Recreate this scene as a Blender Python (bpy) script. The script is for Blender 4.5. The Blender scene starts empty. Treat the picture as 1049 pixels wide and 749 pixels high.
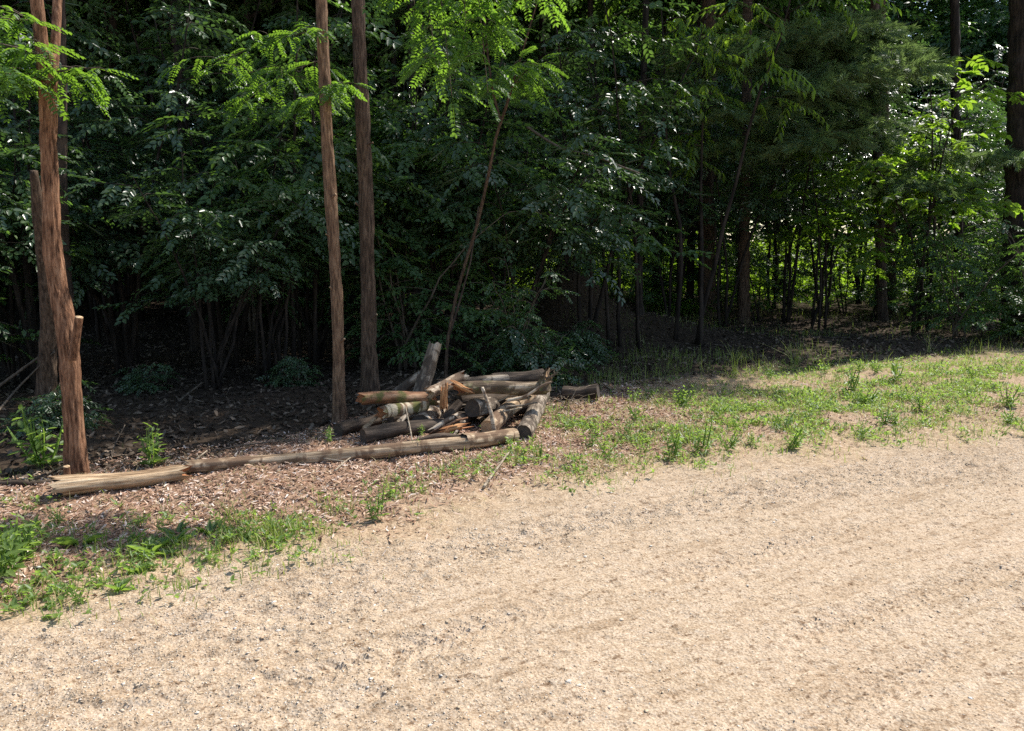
import bpy, math, random
import numpy as np
from mathutils import Vector, Matrix

random.seed(7)
RNG = np.random.default_rng(11)
SC = bpy.context.scene
COL = SC.collection
R = math.radians

# ------------------------------------------------------------------ camera
F, CX, CY, PITCH, CAMZ = 823.0, 524.5, 374.5, R(8.6), 1.6   # focal length in photo pixels
cam = bpy.data.cameras.new('camera')
cam.sensor_width = 36.0
cam.lens = 36.0 * F / 1049.0
cam.clip_start, cam.clip_end = 0.05, 2000
camo = bpy.data.objects.new('camera', cam)
COL.objects.link(camo)
camo.location = (0, 0, CAMZ)
camo.rotation_euler = (R(90) - PITCH, 0, 0)
SC.camera = camo

# ------------------------------------------------------------------ light
SUN_AZ, SUN_EL = R(50), R(52)          # from behind the wood, a little to the right
world = bpy.data.worlds.new('World')
SC.world = world
world.use_nodes = True
wn = world.node_tree
sky = wn.nodes.new('ShaderNodeTexSky')
sky.sky_type = 'NISHITA'
sky.sun_disc = False
sky.sun_elevation, sky.sun_rotation = SUN_EL, SUN_AZ
wn.links.new(sky.outputs[0], wn.nodes['Background'].inputs[0])
wn.nodes['Background'].inputs[1].default_value = 0.15
sl = bpy.data.lights.new('sun', 'SUN')
sl.energy, sl.angle, sl.color = 4.6, R(0.5), (1.0, 0.95, 0.87)
so = bpy.data.objects.new('sun', sl)
COL.objects.link(so)
SUN = np.array([math.sin(SUN_AZ) * math.cos(SUN_EL), math.cos(SUN_AZ) * math.cos(SUN_EL), math.sin(SUN_EL)])
so.rotation_euler = Vector(-SUN).to_track_quat('-Z', 'Y').to_euler()
so.location = (0, 0, 30)
SC.view_settings.view_transform = 'Standard'
SC.view_settings.look = 'None'
SC.view_settings.gamma = 1
SC.view_settings.exposure = 0.62
SC.cycles.use_denoising = False
SC.cycles.sample_clamp_indirect = 4
SC.cycles.max_bounces = 8
SC.cycles.diffuse_bounces = 4
SC.cycles.transmission_bounces = 5
SC.cycles.transparent_max_bounces = 4

# ------------------------------------------------------------------ photo pixel -> place
def ray(px, py):
    a, b = (px - CX) / F, -(py - CY) / F
    return np.array([a, math.cos(PITCH) + b * math.sin(PITCH), -math.sin(PITCH) + b * math.cos(PITCH)])
def G(px, py, z=0.0):
    d = ray(px, py); t = (z - CAMZ) / d[2]
    return np.array([d[0] * t, d[1] * t, z])
def AT(px, py, Y):
    d = ray(px, py); t = Y / d[1]
    return np.array([d[0] * t, Y, CAMZ + d[2] * t])

# ------------------------------------------------------------------ noise
def _h(ix, iy, iz, seed):
    n = (ix * 374761393 + iy * 668265263 + iz * 2147483647 + seed * 974634777) & 0xFFFFFFFF
    n = ((n ^ (n >> 13)) * 1274126177) & 0xFFFFFFFF
    n = ((n ^ (n >> 15)) * 2246822519) & 0xFFFFFFFF
    return ((n ^ (n >> 16)) & 0xFFFFFF) / float(0xFFFFFF)
def vn(x, y, z=None, seed=0):
    x = np.asarray(x, float); y = np.asarray(y, float)
    z = np.zeros_like(x) if z is None else np.asarray(z, float)
    ix, iy, iz = np.floor(x).astype(np.int64), np.floor(y).astype(np.int64), np.floor(z).astype(np.int64)
    fx, fy, fz = x - ix, y - iy, z - iz
    fx, fy, fz = fx * fx * (3 - 2 * fx), fy * fy * (3 - 2 * fy), fz * fz * (3 - 2 * fz)
    r = 0
    for a in (0, 1):
        for b in (0, 1):
            for c in (0, 1):
                if c == 1 and not np.any(fz): continue
                r = r + _h(ix + a, iy + b, iz + c, seed) * (fx if a else 1 - fx) * (fy if b else 1 - fy) * (fz if c else 1 - fz)
    return r * 2 - 1
def fbm(x, y, s, oct=3, seed=0):
    r, a = 0, 1.0
    for k in range(oct):
        r = r + a * vn(x / s, y / s, None, seed + k); s *= 0.5; a *= 0.5
    return r
def sstep(a, b, x):
    t = np.clip((x - a) / (b - a), 0, 1); return t * t * (3 - 2 * t)

# ------------------------------------------------------------------ mesh helpers
def make_mesh(name, verts, facegroups, mat=None, attrs=None, smooth=False):
    me = bpy.data.meshes.new(name)
    verts = np.asarray(verts, np.float32)
    me.vertices.add(len(verts)); me.vertices.foreach_set('co', verts.ravel())
    fg = [np.asarray(f, np.int32) for f in facegroups if len(f)]
    nl = sum(f.size for f in fg); nf = sum(len(f) for f in fg)
    me.loops.add(nl); me.polygons.add(nf)
    me.loops.foreach_set('vertex_index', np.concatenate([f.ravel() for f in fg]))
    sizes = np.concatenate([np.full(len(f), f.shape[1], np.int32) for f in fg])
    starts = np.concatenate([[0], np.cumsum(sizes)[:-1]]).astype(np.int32)
    me.polygons.foreach_set('loop_start', starts)
    if smooth: me.polygons.foreach_set('use_smooth', np.ones(nf, bool))
    for k, v in (attrs or {}).items():
        v = np.asarray(v, np.float32)
        if v.ndim == 1:
            me.attributes.new(k, 'FLOAT', 'POINT').data.foreach_set('value', v)
        else:
            me.attributes.new(k, 'FLOAT_COLOR', 'POINT').data.foreach_set('color', v.ravel())
    me.update(calc_edges=True); me.validate()
    if mat: me.materials.append(mat)
    return me
def link(name, data, parent=None, loc=None, rot=None, sc=None):
    o = bpy.data.objects.new(name, data); COL.objects.link(o)
    if parent is not None: o.parent = parent
    if loc is not None: o.location = [float(v) for v in loc]
    if rot is not None: o.rotation_euler = rot
    if sc is not None: o.scale = (sc, sc, sc) if np.isscalar(sc) else sc
    return o
def tag(o, label, cat, group=None, kind=None):
    if label: o['label'] = label
    if cat: o['category'] = cat
    if group: o['group'] = group
    if kind: o['kind'] = kind
    return o
def thing(name, label, cat, loc=(0, 0, 0), rotz=0, group=None, sc=1):
    return tag(link(name, None, None, loc, (0, 0, rotz), sc), label, cat, group)
def copy_tree(o, parent=None):
    c = o.copy(); COL.objects.link(c)
    if parent: c.parent = parent
    for ch in list(o.children): copy_tree(ch, c)
    return c
class MB:
    def __init__(s): s.v, s.q, s.t, s.r, s.n = [], [], [], [], 0
    def add(s, v, q=(), t=(), r=None):
        v = np.asarray(v, float)
        if len(q): s.q.append(np.asarray(q) + s.n)
        if len(t): s.t.append(np.asarray(t) + s.n)
        s.v.append(v); s.r.append(np.full(len(v), random.random()) if r is None else np.broadcast_to(np.asarray(r, float), (len(v),)))
        s.n += len(v)
    def mesh(s, name, mat, smooth=False):
        fg = []
        if s.q: fg.append(np.concatenate(s.q))
        if s.t: fg.append(np.concatenate(s.t))
        return make_mesh(name, np.concatenate(s.v), fg, mat, {'rnd': np.concatenate(s.r)}, smooth)
def norm(a):
    a = np.asarray(a, float)
    return a / np.maximum(np.linalg.norm(a, axis=-1, keepdims=True), 1e-9)
def resample(path, rad, step):
    path = np.asarray(path, float); rad = np.asarray(rad, float)
    k = np.arange(len(path))
    L = np.concatenate([[0], np.cumsum(np.linalg.norm(np.diff(path, axis=0), axis=1))])
    n = max(2, int(L[-1] / step) + 1)
    s = np.linspace(0, L[-1], n)
    P = np.stack([np.interp(s, L, path[:, i]) for i in range(3)], 1)
    if len(path) > 2:                                   # soften the corners
        w = max(1, int(n / len(path) / 3.5))
        ker = np.hanning(2 * w + 3)[1:-1]; ker /= ker.sum()
        pad = np.pad(P, ((len(ker) // 2,) * 2, (0, 0)), mode='reflect', reflect_type='odd')
        Q = np.stack([np.convolve(pad[:, i], ker, 'valid') for i in range(3)], 1)
        P = Q[:n]
    return P, np.interp(s, L, rad), s
def tube(path, rad, n=8, amp=0.0, fa=9, fl=3.0, seed=0, cap=True, lump=0.0):
    P = np.asarray(path, float); rad = np.asarray(rad, float); K = len(P)
    T = norm(np.gradient(P, axis=0))
    ref = np.array([1.0, 0, 0]) if abs(T[0][0]) < 0.8 else np.array([0, 0, 1.0])
    U = norm(np.cross(T, ref)); V = np.cross(T, U)
    a = np.linspace(0, 2 * np.pi, n, endpoint=False)
    s = np.concatenate([[0], np.cumsum(np.linalg.norm(np.diff(P, axis=0), axis=1))])
    rr = np.repeat(rad[:, None], n, 1)
    if amp or lump:
        A, S = np.meshgrid(a, s)
        ca, sa = np.cos(A), np.sin(A)
        w = 0.5 * vn(S * 4, A * 0, None, seed + 3)
        ridge = vn(np.cos(A + w) * fa / 3, np.sin(A + w) * fa / 3, S * fl, seed) + 0.5 * vn(ca * fa / 1.4, sa * fa / 1.4, S * fl * 2.5, seed + 1)
        big = vn(ca * 1.2, sa * 1.2, S * 3.0, seed + 7)
        rr = rr * (1 + amp * ridge + lump * big)
    v = P[:, None] + rr[..., None] * (np.cos(a)[None, :, None] * U[:, None] + np.sin(a)[None, :, None] * V[:, None])
    v = v.reshape(-1, 3)
    i = np.arange(K - 1)[:, None] * n; j = np.arange(n)[None]; j2 = (j + 1) % n
    q = np.stack([i + j, i + j2, i + n + j2, i + n + j], -1).reshape(-1, 4)
    t = []
    if cap:
        v = np.concatenate([v, P[:1], P[-1:]])
        t = [[K * n, (k + 1) % n, k] for k in range(n)] + [[K * n + 1, (K - 1) * n + k, (K - 1) * n + (k + 1) % n] for k in range(n)]
    return v, q, t

# ------------------------------------------------------------------ materials
def nodes(name):
    m = bpy.data.materials.new(name); m.use_nodes = True
    nt = m.node_tree; b = nt.nodes['Principled BSDF']
    def N(t, **k):
        n = nt.nodes.new(t)
        for a, v in k.items(): setattr(n, a, v)
        return n
    return m, nt, b, N, nt.links.new
def ramp(N, stops):
    r = N('ShaderNodeValToRGB'); e = r.color_ramp.elements
    while len(e) < len(stops): e.new(0.5)
    for k, (p, c) in enumerate(stops):
        e[k].position = p; e[k].color = (*c, 1) if len(c) == 3 else c
    return r
def leaf_mat(name, stops, trans, tf=0.45, rough=0.42, spec=0.5):
    m, nt, b, N, L = nodes(name)
    a = N('ShaderNodeAttribute', attribute_name='rnd')
    r = ramp(N, stops); L(a.outputs['Fac'], r.inputs[0]); L(r.outputs[0], b.inputs['Base Color'])
    b.inputs['Roughness'].default_value = rough
    b.inputs['Specular IOR Level'].default_value = spec
    tr = N('ShaderNodeBsdfTranslucent')
    mixc = N('ShaderNodeMix', data_type='RGBA', blend_type='MULTIPLY'); mixc.inputs[0].default_value = 0.5
    r2 = ramp(N, [(0, (0.75, 0.75, 0.6)), (1, (1, 1, 1))]); L(a.outputs['Fac'], r2.inputs[0])
    mixc.inputs[6].default_value = (*trans, 1); L(r2.outputs[0], mixc.inputs[7])
    L(mixc.outputs[2], tr.inputs[0])
    mx = N('ShaderNodeMixShader'); mx.inputs[0].default_value = tf
    L(b.outputs[0], mx.inputs[1]); L(tr.outputs[0], mx.inputs[2])
    L(mx.outputs[0], nt.nodes['Material Output'].inputs[0])
    return m
def bark_mat(name, dark, mid, light, axis='z', scale=26, stretch=0.12, bump=0.6, moss=None, mossamt=0.5, band=None, rough=0.9, spots=None):
    m, nt, b, N, L = nodes(name)
    tc = N('ShaderNodeTexCoord'); mp = N('ShaderNodeMapping')
    mp.inputs['Scale'].default_value = (1, 1, stretch) if axis == 'z' else (stretch, 1, 1)
    L(tc.outputs['Object'], mp.inputs[0])
    n1 = N('ShaderNodeTexNoise'); n1.inputs['Scale'].default_value = scale; n1.inputs['Detail'].default_value = 8; n1.inputs['Roughness'].default_value = 0.65
    L(mp.outputs[0], n1.inputs[0])
    r = ramp(N, [(0.36, dark), (0.5, mid), (0.64, light)]); L(n1.outputs[0], r.inputs[0])
    n2 = N('ShaderNodeTexNoise'); n2.inputs['Scale'].default_value = 7; n2.inputs['Detail'].default_value = 5
    L(tc.outputs['Object'], n2.inputs[0])
    r2 = ramp(N, [(0.3, (0.6, 0.6, 0.6)), (0.7, (1.1, 1.1, 1.1))]); L(n2.outputs[0], r2.inputs[0])
    mu = N('ShaderNodeMix', data_type='RGBA', blend_type='MULTIPLY'); mu.inputs[0].default_value = 0.8
    L(r.outputs[0], mu.inputs[6]); L(r2.outputs[0], mu.inputs[7])
    out = mu.outputs[2]
    def over(fac, col):
        nonlocal out
        mm = N('ShaderNodeMix', data_type='RGBA'); L(fac, mm.inputs[0]); L(out, mm.inputs[6]); mm.inputs[7].default_value = (*col, 1); out = mm.outputs[2]
    if moss:
        n3 = N('ShaderNodeTexNoise'); n3.inputs['Scale'].default_value = 9; n3.inputs['Detail'].default_value = 6; L(tc.outputs['Object'], n3.inputs[0])
        r3 = ramp(N, [(0.62 - 0.25 * mossamt, (0, 0, 0)), (0.72 - 0.2 * mossamt, (0.85,) * 3)]); L(n3.outputs[0], r3.inputs[0]); over(r3.outputs[0], moss)
    if band:
        n4 = N('ShaderNodeTexNoise'); n4.inputs['Scale'].default_value = 13; n4.inputs['Detail'].default_value = 3
        mp4 = N('ShaderNodeMapping'); mp4.inputs['Scale'].default_value = (1, 0.12, 0.12) if axis == 'x' else (0.12, 0.12, 1)
        L(tc.outputs['Object'], mp4.inputs[0]); L(mp4.outputs[0], n4.inputs[0])
        r4 = ramp(N, [(0.50, (0, 0, 0)), (0.54, (0.9,) * 3)]); L(n4.outputs[0], r4.inputs[0]); over(r4.outputs[0], band)
    if spots:
        n5 = N('ShaderNodeTexNoise'); n5.inputs['Scale'].default_value = 9; n5.inputs['Detail'].default_value = 6; n5.inputs['Distortion'].default_value = 0.6
        L(tc.outputs['Object'], n5.inputs[0])
        r5 = ramp(N, [(0.5, (0, 0, 0)), (0.58, (0.9,) * 3)]); L(n5.outputs[0], r5.inputs[0]); over(r5.outputs[0], spots)
    L(out, b.inputs['Base Color']); b.inputs['Roughness'].default_value = rough
    b.inputs['Specular IOR Level'].default_value = 0.25
    bp = N('ShaderNodeBump'); bp.inputs['Strength'].default_value = bump; bp.inputs['Distance'].default_value = 0.02
    L(n1.outputs[0], bp.inputs['Height']); L(bp.outputs[0], b.inputs['Normal'])
    return m
def chip_mat(name, stops, rough=0.85, trans=None):
    m, nt, b, N, L = nodes(name)
    a = N('ShaderNodeAttribute', attribute_name='rnd')
    r = ramp(N, stops); L(a.outputs['Fac'], r.inputs[0])
    tc = N('ShaderNodeTexCoord'); n = N('ShaderNodeTexNoise'); n.inputs['Scale'].default_value = 90; n.inputs['Detail'].default_value = 4
    L(tc.outputs['Object'], n.inputs[0])
    r2 = ramp(N, [(0.3, (0.72,) * 3), (0.7, (1.1,) * 3)]); L(n.outputs[0], r2.inputs[0])
    mu = N('ShaderNodeMix', data_type='RGBA', blend_type='MULTIPLY'); mu.inputs[0].default_value = 1
    L(r.outputs[0], mu.inputs[6]); L(r2.outputs[0], mu.inputs[7]); L(mu.outputs[2], b.inputs['Base Color'])
    b.inputs['Roughness'].default_value = rough; b.inputs['Specular IOR Level'].default_value = 0.2
    return m

M = {}
M['locust'] = leaf_mat('locust_leaf', [(0, (0.04, 0.09, 0.03)), (1, (0.075, 0.145, 0.04))], (0.34, 0.62, 0.05), 0.42, 0.5, 0.35)
M['dark_leaf'] = leaf_mat('dark_glossy_leaf', [(0, (0.034, 0.062, 0.034)), (0.8, (0.07, 0.118, 0.055)), (1, (0.105, 0.15, 0.06))], (0.15, 0.30, 0.06), 0.28, 0.33, 0.62)
M['mid_leaf'] = leaf_mat('mid_green_leaf', [(0, (0.042, 0.08, 0.034)), (0.8, (0.08, 0.14, 0.052)), (1, (0.125, 0.175, 0.055))], (0.22, 0.42, 0.06), 0.38, 0.4, 0.45)
M['bright_leaf'] = leaf_mat('bright_thin_leaf', [(0, (0.05, 0.10, 0.02)), (1, (0.10, 0.16, 0.03))], (0.42, 0.68, 0.05), 0.5, 0.45, 0.4)
M['needle'] = leaf_mat('pine_needle', [(0, (0.08, 0.14, 0.065)), (1, (0.13, 0.20, 0.085))], (0.34, 0.5, 0.14), 0.3, 0.5, 0.35)
M['weed'] = leaf_mat('weed_leaf', [(0, (0.075, 0.135, 0.04)), (1, (0.17, 0.24, 0.085))], (0.46, 0.7, 0.1), 0.42, 0.45, 0.4)
M['grass'] = leaf_mat('grass_blade', [(0, (0.09, 0.15, 0.035)), (0.45, (0.17, 0.235, 0.055)), (0.62, (0.25, 0.27, 0.09)), (0.78, (0.42, 0.34, 0.18)), (1, (0.56, 0.46, 0.28))], (0.45, 0.6, 0.1), 0.35, 0.5, 0.3)
M['red_bark'] = bark_mat('reddish_bark', (0.065, 0.03, 0.016), (0.25, 0.122, 0.066), (0.42, 0.235, 0.138), scale=52, stretch=0.15, bump=1.0)
M['brown_bark'] = bark_mat('brown_bark', (0.075, 0.044, 0.027), (0.21, 0.122, 0.072), (0.34, 0.215, 0.13), scale=52, stretch=0.15, bump=1.0)
M['shaded_brown_bark'] = bark_mat('shaded_brown_bark', (0.035, 0.022, 0.014), (0.10, 0.064, 0.042), (0.17, 0.115, 0.078), scale=52, stretch=0.15, bump=1.0)  # darker copy of the brown bark, for trunks that get less light
M['deep_shade_bark'] = bark_mat('deep_shade_bark', (0.012, 0.009, 0.007), (0.032, 0.024, 0.019), (0.06, 0.045, 0.035), scale=22, bump=0.9)  # near-black albedo carries the shade on trunks inside the wood
M['dark_bark'] = bark_mat('dark_bark', (0.03, 0.022, 0.017), (0.075, 0.052, 0.04), (0.13, 0.095, 0.07), scale=22, bump=0.9)
M['twig_bark'] = bark_mat('twig_bark', (0.07, 0.055, 0.04), (0.13, 0.10, 0.075), (0.2, 0.16, 0.12), scale=40)
M['dry_stick'] = bark_mat('dry_stick', (0.22, 0.17, 0.12), (0.36, 0.29, 0.21), (0.5, 0.42, 0.32), 'x', 40)
M['grey_log'] = bark_mat('grey_log', (0.07, 0.052, 0.038), (0.27, 0.215, 0.16), (0.48, 0.41, 0.33), 'x', 30, 0.1, 1.0, spots=(0.075, 0.055, 0.04))
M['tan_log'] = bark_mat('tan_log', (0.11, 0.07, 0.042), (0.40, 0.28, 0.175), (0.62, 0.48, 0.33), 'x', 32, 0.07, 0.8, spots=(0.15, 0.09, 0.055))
M['rot_log'] = bark_mat('rotten_log', (0.14, 0.08, 0.042), (0.50, 0.34, 0.20), (0.70, 0.54, 0.36), 'x', 36, 0.06, 1.0)
M['moss_log'] = bark_mat('mossy_log', (0.05, 0.035, 0.024), (0.25, 0.18, 0.115), (0.58, 0.47, 0.34), 'x', 26, 0.1, 0.9, moss=(0.06, 0.075, 0.018), mossamt=0.45, spots=(0.09, 0.06, 0.04))
M['band_log'] = bark_mat('banded_log', (0.09, 0.055, 0.035), (0.19, 0.12, 0.075), (0.3, 0.2, 0.13), 'x', 26, 0.2, 0.8, moss=(0.11, 0.12, 0.03), mossamt=0.35, band=(0.52, 0.44, 0.32))
M['red_log'] = bark_mat('peeling_red_log', (0.07, 0.035, 0.02), (0.26, 0.13, 0.07), (0.46, 0.29, 0.18), 'x', 24, 0.12, 0.9, moss=(0.08, 0.09, 0.025), mossamt=0.3)
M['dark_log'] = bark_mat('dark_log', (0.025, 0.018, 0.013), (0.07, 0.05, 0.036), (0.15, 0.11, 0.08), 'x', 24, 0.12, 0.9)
M['pale_log'] = bark_mat('pale_stripped_log', (0.2, 0.13, 0.085), (0.5, 0.39, 0.28), (0.68, 0.57, 0.44), 'x', 30, 0.09, 0.8, spots=(0.13, 0.08, 0.05))
M['orange_wood'] = bark_mat('orange_torn_wood', (0.16, 0.06, 0.025), (0.42, 0.19, 0.075), (0.62, 0.36, 0.18), 'x', 34, 0.1, 1.0)
M['litter'] = chip_mat('litter_chips', [(0, (0.141, 0.077, 0.048)), (0.3, (0.326, 0.180, 0.113)), (0.6, (0.466, 0.295, 0.204)), (0.85, (0.629, 0.469, 0.358)), (1, (0.738, 0.633, 0.562))])
M['forest_litter'] = chip_mat('forest_litter', [(0, (0.04, 0.028, 0.02)), (0.6, (0.10, 0.074, 0.052)), (1, (0.22, 0.165, 0.12))])  # dead leaves, toned down further to deepen the shade on the floor
M['stone'] = chip_mat('pebbles', [(0, (0.22, 0.125, 0.07)), (0.07, (0.34, 0.22, 0.13)), (0.12, (0.52, 0.385, 0.25)), (0.5, (0.60, 0.475, 0.335)), (0.8, (0.68, 0.58, 0.46)), (1, (0.74, 0.69, 0.62))], 0.8)  # brownest stops stand for clods in warm shadow

def cut_mat(name, a, b_):
    m, nt, b, N, L = nodes(name)
    tc = N('ShaderNodeTexCoord'); 
    w = N('ShaderNodeTexWave', wave_type='RINGS', rings_direction='X'); w.inputs['Scale'].default_value = 32; w.inputs['Distortion'].default_value = 2.5; w.inputs['Detail'].default_value = 3
    L(tc.outputs['Object'], w.inputs[0])
    n = N('ShaderNodeTexNoise'); n.inputs['Scale'].default_value = 25; n.inputs['Detail'].default_value = 5; L(tc.outputs['Object'], n.inputs[0])
    mt = N('ShaderNodeMath', operation='MULTIPLY'); L(w.outputs[1], mt.inputs[0]); L(n.outputs[0], mt.inputs[1])
    r = ramp(N, [(0.1, a), (0.6, b_)]); L(mt.outputs[0], r.inputs[0]); L(r.outputs[0], b.inputs['Base Color'])
    b.inputs['Roughness'].default_value = 0.9
    return m
M['cut_dark'] = cut_mat('shaded_cut', (0.035, 0.026, 0.02), (0.12, 0.09, 0.065))  # dark tone paints the shade on ends turned from the sun
M['cut_pale'] = cut_mat('fresh_cut', (0.3, 0.19, 0.1), (0.6, 0.43, 0.26))
M['cut_orange'] = cut_mat('orange_cut', (0.2, 0.075, 0.03), (0.48, 0.21, 0.08))

# ------------------------------------------------------------------ ground shape
road_px = [(-420, 800), (-150, 712), (0, 652), (90, 615), (200, 590), (330, 562), (450, 530), (560, 502), (680, 483), (850, 466), (1049, 447), (1300, 428), (1700, 405)]
rp = np.array([G(*p)[:2] for p in road_px])
def edgeY(x): return np.interp(x, rp[:, 0], rp[:, 1])
for_px = [(-300, 560), (0, 505), (100, 492), (200, 476), (340, 452), (480, 432), (570, 420), (640, 402), (760, 388), (900, 374), (1049, 362), (1250, 350)]
fp = np.array([G(*p)[:2] for p in for_px])
def forestY(x): return np.interp(x, fp[:, 0], fp[:, 1])
ROADDIR = norm(np.array([rp[10] - rp[2]]))[0]
NRM = np.array([-ROADDIR[1], ROADDIR[0]])
def road_d(x, y):
    return (y - edgeY(x)) * 0.88 + 0.22 + 0.16 * fbm(x, y, 0.5, 3, 5) + 0.10 * fbm(x, y, 0.12, 2, 9)
def height(x, y, fine=True):
    x = np.asarray(x, float); y = np.asarray(y, float)
    d = road_d(x, y); ver = sstep(-0.5, 0.9, d); fo = sstep(-0.3, 1.2, y - forestY(x))
    z = 0.05 * ver * (0.5 + 0.5 * fbm(x, y, 0.9, 3, 21)) + fo * 0.06 * fbm(x, y, 1.3, 3, 31)
    # bank of earth inside the wood
    z = z + 0.95 * np.exp(-(((x - 0.85) / 0.75) ** 2 + ((y - 13.4) / 0.9) ** 2)) + 0.42 * np.exp(-(((x - 2.0) / 1.2) ** 2 + ((y - 13.6) / 0.9) ** 2))
    z = z + 0.02 * np.clip(y - 12, 0, 60) * fo * 0.35
    u = x * ROADDIR[0] + y * ROADDIR[1]; w = x * NRM[0] + y * NRM[1]
    rd = 1 - ver
    z = z + rd * 0.010 * fbm(u * 0.35, w, 0.5, 3, 41)
    if fine:
        lumps = sstep(-0.25, 0.45, fbm(u * 0.14, w + .04 * u, 0.42, 3, 47))
        z = z + rd * (0.0045 + 0.010 * lumps) * fbm(u * .7, w, 0.06, 3, 51) + rd * 0.004 * fbm(u * .4, w, .16, 3, 55) + rd * 0.0042 * vn(x / .017, y / .017, None, 53) + ver * 0.014 * fbm(x, y, 0.08, 3, 61)
        for c, a in ((2.1, 0.10), (1.55, 0.5), (2.75, 0.35)):      # tyre tracks
            ww = w + 0.05 * np.sin(u * 0.9 + c) - c - a * 0.12 * u
            g = np.exp(-(ww / 0.09) ** 4) * sstep(-0.45, 0.2, fbm(u, w * 0 + c, 1.1, 2, 71)) * rd
            z = z * (1 - .0 * g) - g * (0.010 + 0.0065 * np.sin((u + np.abs(ww) * 0.8) * 2 * np.pi / 0.05))
            z = z + 0.009 * np.exp(-((np.abs(ww) - 0.125) / 0.035) ** 2) * rd * sstep(-0.5, 0.1, fbm(u, w * 0 + c, 1.1, 2, 71))
    return z
def H(x, y): return float(height(np.array([x]), np.array([y]))[0])
def spread(a, b, step, lo, hi, gr):
    mid = list(np.arange(a, b, step)); s = step; p = mid[-1]; up = []
    while p < hi: s *= gr; p += s; up.append(p)
    s = step; p = mid[0]; dn = []
    while p > lo: s *= gr; p -= s; dn.append(p)
    return np.array(dn[::-1] + mid + up)
gx = spread(-3.2, 4.6, 0.0135, -300, 300, 1.045)
gy = spread(2.2, 7.6, 0.012, -120, 420, 1.03)
X, Y = np.meshgrid(gx, gy)
Z = height(X.ravel(), Y.ravel()).reshape(X.shape)
nx, ny = len(gx), len(gy)
vt = np.stack([X.ravel(), Y.ravel(), Z.ravel()], 1)
i = np.arange(ny - 1)[:, None] * nx; j = np.arange(nx - 1)[None]
q = np.stack([i + j, i + j + 1, i + nx + j + 1, i + nx + j], -1).reshape(-1, 4)
dd = road_d(X.ravel(), Y.ravel())
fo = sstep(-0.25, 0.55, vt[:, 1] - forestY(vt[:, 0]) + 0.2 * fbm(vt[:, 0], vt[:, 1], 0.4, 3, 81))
def pxof(P):
    P = np.atleast_2d(P); r = P - np.array([0, 0, CAMZ])
    zc = r[:, 1] * math.cos(PITCH) - r[:, 2] * math.sin(PITCH); yc = r[:, 1] * math.sin(PITCH) + r[:, 2] * math.cos(PITCH)
    zc = np.where(zc > 0.3, zc, 1e9)
    return CX + F * r[:, 0] / zc, CY - F * yc / zc
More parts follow.
